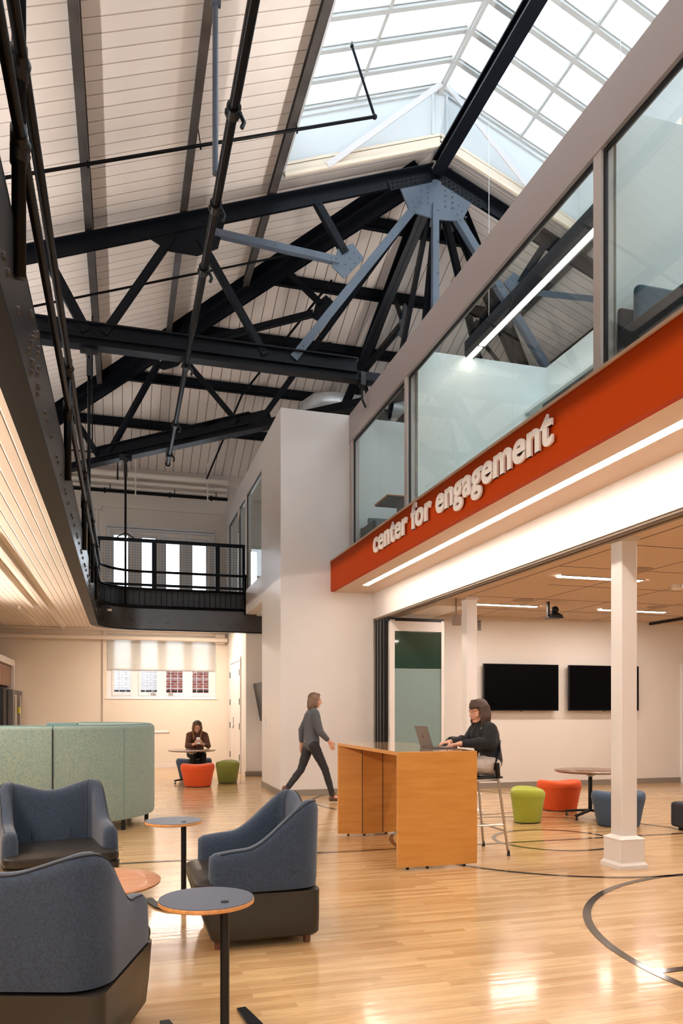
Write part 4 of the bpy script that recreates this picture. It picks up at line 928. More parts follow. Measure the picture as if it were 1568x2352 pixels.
# ------------------------------------------------------------------ teal high-back sofa pod
pod = thing('privacy_sofa', 'curved high-back sofa pod in mottled green-blue fabric on black legs', 'sofa', (-.9, 10.1, 0))
def podpath(o, x0n=-2.95, x0f=-1.02, n=26):
    cx, cy, R = -.9, 10.15, 1.3-o
    p = [(x0n, cy-R), (-1.6, cy-R)]
    for i in range(n+1): a = -PI/2+PI*i/n; p.append((cx+R*math.cos(a), cy+R*math.sin(a)*1.0))
    p.append((x0f, cy+R)); return p
def podstrip(mb, i0, i1, z0=.13, z1=1.235, t=.10, ins=0):
    A = podpath(0+ins)[i0:i1+1]; B = podpath(t-ins)[i0:i1+1]; r = .03; rings = []
    for a, b_ in zip(A, B):
        a = Vector((*a, 0)); b_ = Vector((*b_, 0)); d = (b_-a); m_ = (a+b_)/2; prof = []
        for s_, z in ((0.12, z0), (0, z0+.03), (0, z1-.04), (.1, z1-.012), (.3, z1), (.7, z1), (.9, z1-.012), (1, z1-.04), (1, z0+.03), (.88, z0)):
            q = a+d*s_; prof.append((q.x, q.y, z))
        rings.append(prof)
    mb.loft(rings); return mb
segs = [(0, 1), (1, 1), (1, 8), (8, 22), (22, 29)]
P0 = podpath(0)
def cutpath(xcut=None): pass
b = MB()
def strip_pts(A, B, z0=.13, z1=1.235):
    rings = []
    for a, b_ in zip(A, B):
        a = Vector((*a, 0)); b_ = Vector((*b_, 0)); d = b_-a
        rings.append([tuple((a+d*s_)+Vector((0, 0, z))) for s_, z in ((.12, z0), (0, z0+.03), (0, z1-.04), (.1, z1-.012), (.3, z1), (.7, z1), (.9, z1-.012), (1, z1-.04), (1, z0+.03), (.88, z0))])
    return MB().loft(rings)
def arcp(o, a0, a1, n): return [(-.9+(1.3-o)*math.cos(a0+(a1-a0)*i/n), 10.15+(1.3-o)*math.sin(a0+(a1-a0)*i/n)) for i in range(n+1)]
def two(f): return f(0), f(.10)
A, B = two(lambda o: [(-2.95, 8.85+o), (-.742-.0, 8.86+o)]); strip_pts(A, B).build('panel', 'greenfab', pod, smooth_angle=50)
A, B = two(lambda o: [(-.728, 8.862+o)]+arcp(o, -PI*.44, PI*.42, 30)); strip_pts(A, B).build('panel', 'greenfab', pod, smooth_angle=50)
A, B = two(lambda o: arcp(o, PI*.425, PI*.5, 6)+[(-.565, 11.45-o)][:0]); strip_pts(A, B).build('panel', 'greenrim', pod, smooth_angle=50)
A, B = two(lambda o: [(-.55, 11.44-o), (-1.02, 11.45-o)]); strip_pts(A, B).build('panel', 'greenrim', pod, smooth_angle=50)
def rim(A): return MB().tube([(p[0], p[1], 1.236) for p in A], .012, 8)
rim([(-2.95, 8.9), (-.75, 8.9)]).build('piping', 'greenrim', pod); rim([(-.72, 8.91)]+arcp(.05, -PI*.43, PI*.42, 30)).build('piping', 'greenrim', pod)
for x, y_ in ((-.735, 8.858), (.02, 9.235)):
    b = MB(); b.tube([(x, y_-.003, .17), (x, y_-.003, 1.2)], .004 if x > -.7 else .008, 6); b.build('stitching', 'seam' if x < -.7 else 'greenrim', pod)
se = MB(); se.prism([(-2.9, 8.97)]+arcp(.12, -PI*.46, PI*.46, 20)+[(-1.0, 11.32), (-1.0, 10.8)]+[(p[0], p[1]) for p in reversed(arcp(.72, -PI*.46, PI*.46, 16))]+[(-2.9, 9.55)], .18, .45); se.build('seat', 'greenrim', pod, bevel=.03)
for x, y_ in ((-2.2, 9.0), (-1.0, 9.0), (.01, 9.32), (.30, 10.2), (-.25, 11.1), (-.95, 11.3), (-.35, 9.7)):
    box('leg', 'black', x-.025, x+.025, y_-.03, y_+.03, 0, .15, pod)

ht = thing('standing_table', 'pale topped high table end showing beside the green pod', 'table', (.2, 12.2, 0))
box('table_top', 'tan', -.5, .70, 11.95, 12.65, 1.045, 1.075, ht, bevel=.004); box('top_surface', 'pier', -.49, .69, 11.96, 12.64, 1.075, 1.078, ht)
b = MB(); b.box(-.3, .42, 12.2, 12.4, 1.0, 1.045); b.tube([(.1, 12.3, 0), (.1, 12.3, 1.0)], .04, 12); b.build('leg', 'black', ht)

# ------------------------------------------------------------------ armchairs
def sstep(a, b, x): t = max(0, min(1, (x-a)/(b-a))); return t*t*(3-2*t)
def make_armchair(lab, loc, rz_):
    """faces local -X; width along Y"""
    t = thing('armchair', lab, 'armchair', loc, rz_, None)
    W, Dp = .39, .70
    # lower upholstered base
    b = MB(); rings = []
    def ro(x0, x1, y, z, r=.05):
        p = []
        for cx, cy, a0 in ((x1-r, y-r, 0), (x0+r, y-r, PI/2), (x0+r, -y+r, PI), (x1-r, -y+r, 1.5*PI)):
            for i in range(5): a = a0+PI/2*i/4; p.append((cx+r*math.cos(a), cy+r*math.sin(a), z))
        return p
    for x0, z, ins in ((.05, .055, .02), (.04, .075, .003), (-.0, .18, 0), (-.04, .31, 0), (-.045, .33, 0)):
        rings.append(ro(x0, Dp-ins+.0, W-ins, z))
    b.loft(rings); b.build('base', 'leather', t, local=True, smooth_angle=50)
    # seat cushion
    b = MB(); rings = []
    for ins, z in ((.02, .325), (0, .34), (-.004, .37), (0, .395), (.03, .412), (.12, .42)):
        rings.append(ro(-.045+ins, .58-ins*.3, W-.005-ins, z, .07))
    b.loft(rings); b.build('seat', 'leather', t, local=True, smooth_angle=50)
    # U shaped shell
    path = []; N = 64
    xf, xb, yo, R = .035, Dp, W, .15
    L1 = xb-R-xf; La = R*PI/2; L2 = 2*(yo-R); tot = 2*L1+2*La+L2
    def pt(s):
        if s < L1: return (xf+s, -yo), (0, -1)
        s -= L1
        if s < La: a = -PI/2+s/R; return (xb-R+R*math.cos(a), -yo+R+R*math.sin(a)), (math.cos(a), math.sin(a))
        s -= La
        if s < L2: return (xb, -yo+R+s), (1, 0)
        s -= L2
        if s < La: a = s/R; return (xb-R+R*math.cos(a), yo-R+R*math.sin(a)), (math.cos(a), math.sin(a))
        s -= La
        return (xb-R-s, yo), (0, 1)
    def top(s):
        u = min(s, tot-s)                        # distance from the arm front
        h = .565+.028*math.sin(min(u/.25, 1)*PI*.5)
        k_ = sstep(.20, L1+La*.55, u); h += k_*.275
        c_ = sstep(L1+La*.6, tot/2, u); h -= .075*c_
        return h
    rings = []; seam = []
    for i in range(N+1):
        s = tot*i/N; (x, y), (nx, ny) = pt(s); u = min(s, tot-s); h = top(s)
        th = .105-.01*sstep(.2, .6, u); lean = .035*sstep(.3, .9, u)
        endr = 1 if u > .03 else .55+.45*math.sqrt(max(0, 1-((.03-u)/.03)**2))
        ring = []
        zb_ = .335
        for f_, z in ((-.35, zb_), (0, zb_+.01), (.004, zb_+.06), (0, h-.06), (-.006, h-.03), (-.02, h-.01), (-.035, h), (-th+.035, h), (-th+.018, h-.012), (-th+.006, h-.03), (-th, h-.07), (-th, .40), (-th, zb_+.0)):
            if f_ == -.35: f_ = -th*.5
            o = (f_+th/2)*endr-th/2
            ln = lean*((z-zb_)/.5)**1.5
            ring.append((x+nx*(o+ln*.6)+.0, y+ny*(o+ln*.25), z-(1-endr)*.03))
        rings.append(ring)
    b = MB(); b.loft(rings); sh = b.build('shell', 'greyfab', t, local=True, smooth_angle=60)
    # piping along the outer top edge and stitched seams
    b = MB(); b.tube([Vector(r[5])+Vector((0, 0, .002)) for r in rings[2:-2]], .0045, 6); b.build('piping', 'seam', t, local=True)
    b = MB()
    for i in (22, N-22):
        a = rings[i]; b.tube([Vector(a[k_]) for k_ in (7, 8, 9, 10, 11)], .003, 6)
        e = rings[i+(5 if i < N/2 else -5)]; b.tube([Vector(a[3])*(1-q)+Vector(e[2])*q for q in (0, .5, 1)], .002, 5)
    for yy in (-.14, .14): b.tube([(Dp-.10, yy, .42), (Dp-.072, yy*1.05, .62), (Dp-.052, yy*1.1, .79)], .003, 5)
    b.build('stitching', 'seam', t, local=True)
    for x, y in ((.09, -.31), (.63, -.31), (.09, .31), (.63, .31)):
        MB().lathe([(.022, 0), (.026, .06)], x, y, 14).build('foot', 'footwood', t, local=True)
    return t
ch1 = make_armchair('slate blue armchair facing left, right of the two round side tables', (.455, 4.83, 0), math.radians(0))
dup(ch1, (-.40, 5.66, 0), math.radians(102), 'slate blue armchair at the left in front of the green sofa pod, facing the viewer')
dup(ch1, (-.24, 3.80, 0), math.radians(-107), 'dark armchair at the lower left corner with its back to the viewer')

# side tables
def side_table(lab, x, y):
    t = thing('side_table', lab, 'side table', (x, y, 0))
    b = MB(); b.lathe([(.193, .608), (.199, .612), (.199, .624), (.197, .627)], 0, 0, 48); b.build('table_edge', 'plyedge', t, local=True, smooth_angle=40)
    b = MB(); b.lathe([(.197, .626), (.197, .63)], 0, 0, 48); b.build('table_top', 'slate', t, local=True, smooth_angle=40)
    b = MB(); b.lathe([(.017, .63), (.016, .634)], .065, -.09, 20); b.build('cap', 'black', t, local=True, smooth_angle=40)
    b = MB(); b.lathe([(.019, .012), (.019, .61)], .065, -.09, 18); b.build('pole', 'black', t, local=True, smooth_angle=40)
    # boomerang base
    b = MB(); cl_ = [(-.155, .31), (-.145, .21), (-.10, .05), (-.03, -.06), (.065, -.10), (.16, -.06), (.215, .03), (.235, .14), (.20, .36)]
    P_ = [Vector(p) for p in cl_]; L_, R_ = [], []
    for i, p in enumerate(P_):
        d = (P_[min(i+1, len(P_)-1)]-P_[max(0, i-1)]).normalized(); n_ = Vector((-d.y, d.x)); w_ = .034 if i not in (0, len(P_)-1) else .022
        L_.append(p+n_*w_); R_.append(p-n_*w_)
    b.prism([tuple(p) for p in L_]+[tuple(p) for p in reversed(R_)], .004, .014); b.build('base', 'black', t, local=True, bevel=.003)
    return t
st_ = side_table('nearest round grey side table with a plywood edge and a black pole', .339, 3.214)
dup(st_, (.35, 5.53, 0), 0, 'farther round grey side table standing behind the near one, by the green pod')
ct = thing('coffee_table', 'round reddish plywood coffee table half hidden behind the near armchair', 'table', (-.17, 4.60, 0))
b = MB(); b.lathe([(.36, .405), (.385, .415), (.388, .425), (.38, .43), (.30, .423), (.05, .421)], 0, 0, 56); b.build('table_top', 'rosewood', ct, local=True, smooth_angle=60)
for a in (45, 135, 225, 315):
    a = math.radians(a); b = MB(); b.beam((.16*math.cos(a), .16*math.sin(a), .41), (.33*math.cos(a), .33*math.sin(a), 0), .06, .014, up=(0, 0, 1)); b.build('leg', 'rosewood', ct, local=True)

# ------------------------------------------------------------------ high table
hg = thing('high_table', 'tall maple standing table with slab ends, in the middle of the hall', 'table', (2.7, 7.2, 0))
b = MB(); b.box(2.335, 3.10, 6.30, 8.24, 1.012, 1.044); b.build('table_top', 'maple', hg, bevel=.003)
b = MB(); b.box(2.34, 3.095, 6.305, 8.235, 1.044, 1.0465); b.build('top_surface', 'mapletop', hg)
box('end_panel', 'maple', 2.335, 3.10, 6.28, 6.32, .022, 1.044, hg, bevel=.002)
b = MB(); b.loft([[(x, y, z) for x, y in ((2.335, 8.20), (2.585, 8.11), (2.84, 8.14), (3.10, 8.20), (3.10, 8.24), (2.335, 8.24))] for z in (.022, 1.012)]); b.build('end_panel', 'maple', hg)
b = MB(); b.box(2.583, 2.588, 8.105, 8.112, .03, 1.01); b.box(2.838, 2.842, 8.132, 8.14, .03, 1.01); b.build('joint', 'seam', hg)
for x, y_ in ((2.43, 6.3), (2.62, 6.3), (2.98, 6.3), (2.45, 8.2), (2.62, 8.14), (2.9, 8.2)):
    b = MB(); b.lathe([(.014, 0), (.014, .024)], x, y_, 10); b.build('glide', 'black', hg)

# ------------------------------------------------------------------ bar stools
def stool(lab, x, y, rz_=0):
    t = thing('bar_stool', lab, 'stool', (x, y, 0), rz_)
    # faces -X. seat centre at origin
    for sy, in ((-1,), (1,)):
        b = MB(); b.tube([(.185, sy*.265, .02), (.10, sy*.225, .73), (.09, sy*.22, .86)], .012, 10); b.build('leg', 'chrome', t, local=True, smooth=True)
        b = MB(); b.tube([(-.30, sy*.265, .02), (-.20, sy*.225, .73), (.10, sy*.222, .735)], .012, 10); b.build('leg', 'chrome', t, local=True, smooth=True)
        b = MB(); b.tube([(.10, sy*.222, .75), (.085, sy*.22, .90)], [.022, .026], 12); b.build('socket', 'black', t, local=True)
        b = MB(); b.tube([(.150, sy*.247, .30), (-.265, sy*.247, .30)], .010, 8); b.build('footrest', 'chrome', t, local=True)
        for x_ in (.187, -.302): b = MB(); b.lathe([(.018, 0), (.015, .012), (.013, .05)], x_, sy*.266, 12); b.build('glide', 'black', t, local=True)
    b = MB(); b.tube([(-.26, -.25, .27), (-.26, .25, .27)], .010, 8); b.tube([(.155, -.25, .24), (.155, .25, .24)], .010, 8); b.build('footrest', 'chrome', t, local=True)
    b = MB(); g_ = []
    for i in range(9):
        u = -1+i/4; row = []
        for j in range(9):
            v = -1+j/4; row.append((-.02+.20*u*(1-.08*v*v), .215*v*(1-.1*u*u), .765-.02*(1-u*u)*(1-v*v)-(.02 if u < -.9 else 0)))
        g_.append(row)
    b.loft(g_, cap0=False, cap1=False, closed=False); o = b.build('seat', 'black', t, local=True, smooth=True); m_ = o.modifiers.new('s', 'SOLIDIFY'); m_.thickness = .018
    b = MB(); g_ = []
    for i in range(9):
        u = i/8; row = []
        for j in range(11):
            v = -1+j/5; hw = .225*(1-.12*u)*(1 if u < .85 else 1-.6*(u-.85)/.15*abs(v)**3)
            z = .83+.29*u-(.05*abs(v)**4)*(u); row.append((.10+.10*u**1.3-.05*v*v, hw*v, z))
        g_.append(row)
    b.loft(g_, cap0=False, cap1=False, closed=False); o = b.build('backrest', 'black', t, local=True, smooth=True); m_ = o.modifiers.new('s', 'SOLIDIFY'); m_.thickness = .012
    h_ = MB()
    for i in range(5):
        for j in range(11): v = -.75+.15*j+(.075 if i % 2 else 0); h_.sphere((.190-.05*v*v-.004, .2*v, 1.00+.022*i), .0045, 6, 4)
    h_.build('perforations', 'grille', t, local=True)
    return t
s1_ = stool('black-backed chrome bar stool under the seated woman at the high table', 3.42, 6.895)
dup(s1_, (3.38, 7.80, 0), 0, 'empty bar stool with a black perforated back beyond the seated woman')

# laptop
lp = thing('laptop', 'open grey laptop on the near end of the high table', 'laptop', (2.93, 6.82, 1.0465))
b = MB(); b.box(2.83, 3.06, 6.67, 6.985, 1.0475, 1.058); b.build('base', 'laptop', lp, bevel=.003)
b = MB(); b.box(2.86, 2.96, 6.69, 6.965, 1.058, 1.0595); b.build('keyboard', 'black', lp)
b = MB(); b.loft([[(x, y, z) for y, z in ((6.67, z_), (6.985, z_))][:1]+[(x, 6.985, z_)]+[(x+.006, 6.985, z_), (x+.006, 6.67, z_)] for x, z_ in ((2.83, 1.058), (2.765, 1.262))]); b.build('screen_lid', 'laptop', lp)
b = MB(); b.sphere((2.794, 6.83, 1.158), .014, 12, 8, sc=(.12, 1, 1)); b.sphere((2.789, 6.833, 1.178), .005, 8, 6, sc=(.3, .6, 1)); b.build('lid_emblem', 'black', lp)

# ------------------------------------------------------------------ poufs
def pouf(lab, x, y, rz_, m, w=.31, d=.215):
    t = thing('pouf', lab, 'pouf', (x, y, 0), rz_)
    def ring(s, z, sad=0, n=40):
        r = []
        for i in range(n):
            a = 2*PI*i/n; ca, sa = math.cos(a), math.sin(a)
            px = w*s*math.copysign(abs(ca)**.75, ca); py = d*s*math.copysign(abs(sa)**.85, sa)
            py += .10*s*(1-(px/(w*s))**2)*(-1) * .5 + .03*s
            zz = z+sad*(abs(px)/(w))**2
            r.append((px, py, zz))
        return r
    b = MB(); b.loft([ring(.77, .012), ring(.79, .02), ring(.90, .2), ring(1.0, .335, .0)]); b.build('body', m, t, local=True, smooth_angle=50)
    b = MB(); b.loft([ring(1.0, .337, .0), ring(1.005, .352, .01), ring(.985, .378, .02), ring(.92, .395, .035), ring(.75, .402, .045), ring(.45, .400, .05), ring(.1, .398, .05)]); b.build('seat', m, t, local=True, smooth_angle=60)
    b = MB(); b.tube(ring(1.003, .336, .0), .003, 5, closed=True); b.build('piping', m, t, local=True)
    b = MB(); b.loft([ring(.76, 0), ring(.76, .014)]); b.build('base', 'black', t, local=True)
    return t
pouf('lime green pouf beside the bar stool, standing end-on', 4.94, 8.62, math.radians(62), 'pouf_green')
pouf('orange pouf right of the lime one, behind the centre circle', 5.95, 9.45, math.radians(-8), 'pouf_orange')
pouf('navy blue pouf half hidden by the near white column', 5.84, 7.97, math.radians(-14), 'pouf_blue', .32)
pouf('orange pouf at the small round table by the far window', 1.34, 14.2, math.radians(2), 'pouf_orange')
pouf('olive green pouf at the far end, right of the seated woman', 1.97, 14.85, math.radians(70), 'pouf_olive')
pouf('blue pouf under the woman with the phone', 1.41, 15.75, math.radians(0), 'pouf_blue', .36, .23)

def round_table(lab, x, y, h, rot, R=.46):
    t = thing('round_table', lab, 'table', (x, y, 0), rot)
    b = MB(); b.lathe([(R-.03, h-.028), (R, h-.012), (R, h-.002), (R-.004, h)], 0, 0, 56); b.build('table_top', 'walnut', t, local=True, smooth_angle=40)
    b = MB(); b.lathe([(.03, h-.09), (.045, h-.075), (.16, h-.03)], 0, 0, 4); b.build('bracket', 'white_metal', t, local=True)
    b = MB(); b.lathe([(.026, .08), (.026, h-.08)], 0, 0, 16); b.build('pole', 'black', t, local=True, smooth_angle=40)
    for k_ in range(4):
        a = PI/2*k_; ca, sa = math.cos(a), math.sin(a); L = .36
        lg = MB(); lg.beam((0, 0, .10), (L*ca, L*sa, .055), .045, .028); lg = lg.build('leg', 'black', t, local=True, bevel=.004)
        g_ = MB(); g_.lathe([(.02, 0), (.018, .012), (.008, .015), (.012, .05)], L*ca*.96, L*sa*.96, 12); g_.build('glide', 'black', t, local=True)
    return t
round_table('round walnut table between the bright poufs, partly behind the near column', 5.92, 8.68, .625, math.radians(27))
round_table('round walnut table in front of the woman with the phone', 1.30, 15.0, .637, math.radians(20), .46)
ot = thing('ottoman', 'dark grey ottoman edge cut off by the right side of the picture', 'ottoman', (6.7, 7.2, 0))
box('cushion', 'navy', 6.27, 7.1, 6.9, 7.6, .03, .33, ot, bevel=.04); box('base', 'black', 6.34, 7.0, 6.97, 7.53, 0, .04, ot)

# ------------------------------------------------------------------ people
class Blob(MB):
    """overlapping rounded volumes, fused into one continuous skin by a voxel remesh"""
    def ball(s, c, r, n=14): return s.sphere(c, r, n, 10)
    def cap(s, a, b, r0, r1=None):
        r1 = r0 if r1 is None else r1
        s.ball(a, r0); s.ball(b, r1)
        if (Vector(a)-Vector(b)).length > 1e-4: s.tube([a, b], [r0, r1], 14)
        return s
    def chain(s, pts, rs):
        for i in range(len(pts)-1): s.cap(pts[i], pts[i+1], rs[i], rs[i+1])
        return s
    def fuse(s, name, m, parent, vox=.008, smooth=4, disp=0, dscale=.05):
        me = D.meshes.new('tmp'); me.from_pydata([tuple(v) for v in s.v], [], s.f)
        o = D.objects.new('tmp', me); C.objects.link(o)
        md = o.modifiers.new('r', 'REMESH'); md.mode = 'VOXEL'; md.voxel_size = vox
        m2 = o.modifiers.new('s', 'SMOOTH'); m2.iterations = smooth; m2.factor = .5
        if disp:
            tx = D.textures.new('cloth_folds', 'CLOUDS'); tx.noise_scale = dscale; tx.noise_depth = 1
            m3 = o.modifiers.new('d', 'DISPLACE'); m3.texture = tx; m3.strength = disp*2; m3.mid_level = .5
        dg = bpy.context.evaluated_depsgraph_get(); dg.update()
        nm = D.meshes.new_from_object(o.evaluated_get(dg)); D.objects.remove(o)
        nm.name = name; nm.materials.clear(); nm.materials.append(M[m]); nm.polygons.foreach_set('use_smooth', [True]*len(nm.polygons))
        r = D.objects.new(name, nm); C.objects.link(r); r.parent = parent; r.matrix_parent_inverse = Matrix.Translation(-Vector(parent.location))
        return r
def basis(fwd, up=(0, 0, 1)):
    f_ = Vector(fwd).normalized(); r_ = f_.cross(Vector(up)).normalized(); u_ = r_.cross(f_)
    return Matrix((r_, f_, u_)).transposed()
def head(b, c, B, neck):
    c = Vector(c); W = lambda x, y, z: c+B @ Vector((x, y, z))
    E_ = lambda x, y, z, rx, ry, rz_, n=16: b.sphere(W(x, y, z), 1, n, 12, sc=(rx, ry, rz_), rot=B)
    E_(0, -.012, .028, .073, .092, .084); E_(0, .032, -.040, .054, .054, .068); E_(0, .060, -.092, .024, .020, .020)
    for q in (-1, 1):
        E_(q*.033, .052, -.030, .028, .026, .034); E_(q*.074, -.008, -.012, .010, .020, .031); b.cap(W(q*.05, .0, -.06), W(q*.018, .055, -.095), .02, .018)
        E_(q*.030, .079, .018, .024, .010, .009)
    b.cap(W(0, .083, .008), W(0, .106, -.034), .007, .0115); b.cap(W(-.009, .094, -.038), W(.009, .094, -.038), .008)
    E_(0, .080, -.064, .022, .013, .013)
    b.cap(W(0, -.025, -.05), neck, .050, .054)
    return W
def face(parent, c, B):
    c = Vector(c); W = lambda x, y, z: c+B @ Vector((x, y, z))
    for q in (-1, 1):
        b = MB(); b.sphere(W(q*.029, .0755, -.004), .0098, 14, 10); e = b.build('eye', 'eyew', parent, smooth=True)
        b = MB(); b.sphere(W(q*.029, .0825, -.0075), .0045, 12, 8); b.build('iris', 'eyed', parent, smooth=True)
        b = MB(); b.sphere(W(q*.029, .0757, .0005), .0112, 14, 10, sc=(1.05, 1, .85)); b.build('eyelid', 'skin', parent, smooth=True)
        b = MB(); b.tube([W(q*.016, .089, .019), W(q*.030, .087, .024), W(q*.044, .078, .019)], [.0012, .002, .001], 6); b.build('eyebrow', 'hair_root', parent, smooth=True)
        b = MB(); b.tube([W(q*.019, .084, -.006), W(q*.029, .0875, -.0065), W(q*.040, .081, -.007)], .0011, 6); b.build('lashes', 'hair_root', parent, smooth=True)
    b = MB(); b.tube([W(-.018, .087, -.066), W(-.008, .0925, -.0635), W(0, .0935, -.0645), W(.008, .0925, -.0635), W(.018, .087, -.066)], [.001, .003, .0028, .003, .001], 8)
    b.tube([W(-.015, .087, -.0685), W(0, .0925, -.0715), W(.015, .087, -.0685)], [.001, .0036, .001], 8); b.build('lips', 'lip', parent, smooth=True)
def hand(b, wrist, d, n, side, curl=.5, spread=.12, k=.93):
    """d: towards the finger tips, n: out of the palm, side: towards the thumb"""
    w_ = Vector(wrist); d = Vector(d).normalized(); n = Vector(n); n = (n-d*n.dot(d)).normalized(); l = Vector(side); l = (l-d*l.dot(d)-n*l.dot(n)).normalized()
    b.cap(w_-d*.02, w_+d*.02, .024*k, .025*k)
    for i in range(4):
        o = (.029-.0195*i)*k
        b.cap(w_+d*.015+l*o*.6, w_+d*.088*k+l*o-n*.001*abs(i-1.5), .0155*k, .0118*k)
    for i, L in enumerate((.070, .078, .072, .056)):
        o = (.029-.0195*i)*k; p = w_+d*(.088-(.004 if i in (0, 3) else 0)-(.006 if i == 3 else 0))*k+l*o
        a = curl*.35; dd = (d+l*spread*(1.5-i)*.35).normalized()
        for j, (fr_, rr) in enumerate(((.46, .0092), (.30, .0082), (.24, .0072))):
            dv = (dd*math.cos(a)+n*math.sin(a)); q = p+dv*L*fr_*k; b.cap(p, q, rr*k, rr*.9*k); p = q; a += curl*(.75+.1*j)
    p = w_+d*.022*k+l*.024*k+n*.006; q = p+(d*.55+l*.75+n*.35).normalized()*.040*k; r_ = q+(d*.85+l*.25+n*.35).normalized()*.034*k; s_ = r_+(d*.95-l*.05+n*.3).normalized()*.024*k
    b.cap(p, q, .016*k, .0118*k); b.cap(q, r_, .0112*k, .0098*k); b.cap(r_, s_, .0095*k, .0080*k)
def shoe(parent, ankle, d, m='shoe', h=.0):
    a = Vector(ankle); d = Vector(d).normalized(); b = Blob()
    b.cap(a+Vector((0, 0, .05)), a-d*.02+Vector((0, 0, -.02)), .043, .040); b.cap(a-d*.035+Vector((0, 0, -.035)), a+d*.10+Vector((0, 0, -.042)), .034, .036); b.cap(a+d*.10+Vector((0, 0, -.042)), a+d*.165+Vector((0, 0, -.050)), .038, .026)
    return b.fuse('shoe', m, parent, .007, 3)

def person(lab, loc, J, hd, look, skin_extra=None):
    t = thing('person', lab, 'person', loc)
    Bh = basis(look); sk = Blob(); head(sk, hd, Bh, J['neck'])
    V_ = Vector
    # torso
    sk.chain([J['neck'], J['chest'], J['waist'], J['pelvis']], [.06, .10, .095, .11])
    for s_ in 'LR':
        sk.cap(J['neck'], J['sh'+s_], .055, .048); sk.cap(J['chest'], J['sh'+s_], .095, .05)
        sk.chain([J['sh'+s_], J['el'+s_], J['wr'+s_]], [.047, .038, .026])
        sk.chain([J['hip'+s_], J['kn'+s_], J['an'+s_]], [.082, .052, .036])
        mid = V_(J['kn'+s_]).lerp(V_(J['an'+s_]), .3); sk.ball(mid, .052)
        fm = V_(J['el'+s_]).lerp(V_(J['wr'+s_]), .25); sk.ball(fm, .039)
        sk.cap(J['an'+s_], V_(J['an'+s_])+V_(J['toe'+s_]).normalized()*.12+V_((0, 0, -.045)), .034, .026)
        d_, n_, l_, cu = J['hand'+s_]; hand(sk, J['wr'+s_], d_, n_, l_, cu)
    bd = sk.fuse('body', 'skin', t, .0052, 2)
    face(t, hd, Bh)
    return t, Bh
def top_garment(t, J, m, sleeve=.92, r=1.0, hem=None, name='sweater', neck_r=.066, puff=1.0, disp=.006):
    b = Blob(); V_ = Vector
    hem = hem if hem is not None else V_(J['waist']).lerp(V_(J['pelvis']), .8)
    ax = (V_(J['shL'])-V_(J['shR'])).normalized()
    for o in (-.045, .045):
        q = ax*o
        b.chain([V_(J['chest'])+q*1.2, V_(J['waist'])+q, V_(hem)+q], [.118*r, .108*r, .118*r])
        b.cap(V_(J['neck'])+q*.5-V_((0, 0, .03)), V_(J['chest'])+q, .07*r, .115*r)
    b.cap(V_(J['neck'])-V_((0, 0, .02)), V_(J['neck'])+V_((0, 0, .015)), neck_r, neck_r*.94)
    for s_ in 'LR':
        e = V_(J['el'+s_]).lerp(V_(J['wr'+s_]), sleeve); m_ = V_(J['sh'+s_]).lerp(V_(J['el'+s_]), .5)
        b.cap(J['neck'], J['sh'+s_], .062*r, .064*r); b.cap(J['chest'], J['sh'+s_], .10*r, .066*r)
        b.chain([J['sh'+s_], m_, J['el'+s_], e], [.066*r, .062*r*puff, .058*r*puff, .040*r])
        if puff > 1: b.ball(V_(J['el'+s_]).lerp(V_(J['wr'+s_]), .35), .056*puff)
    return b.fuse(name, m, t, .008, 5, disp, .07)
def trousers(t, J, m, r=1.0, cuff=.95, name='trousers'):
    b = Blob(); V_ = Vector
    b.cap(J['hipL'], J['hipR'], .105*r, .105*r); b.cap(V_(J['waist']).lerp(V_(J['pelvis']), .55), J['pelvis'], .112*r, .118*r)
    for s_ in 'LR':
        e = V_(J['kn'+s_]).lerp(V_(J['an'+s_]), cuff); c_ = V_(J['kn'+s_]).lerp(V_(J['an'+s_]), .3)
        b.chain([J['hip'+s_], V_(J['hip'+s_]).lerp(V_(J['kn'+s_]), .5), J['kn'+s_], c_, e], [.100*r, .084*r, .064*r, .062*r, .048*r])
    return b.fuse(name, m, t, .008, 4, .006, .06)
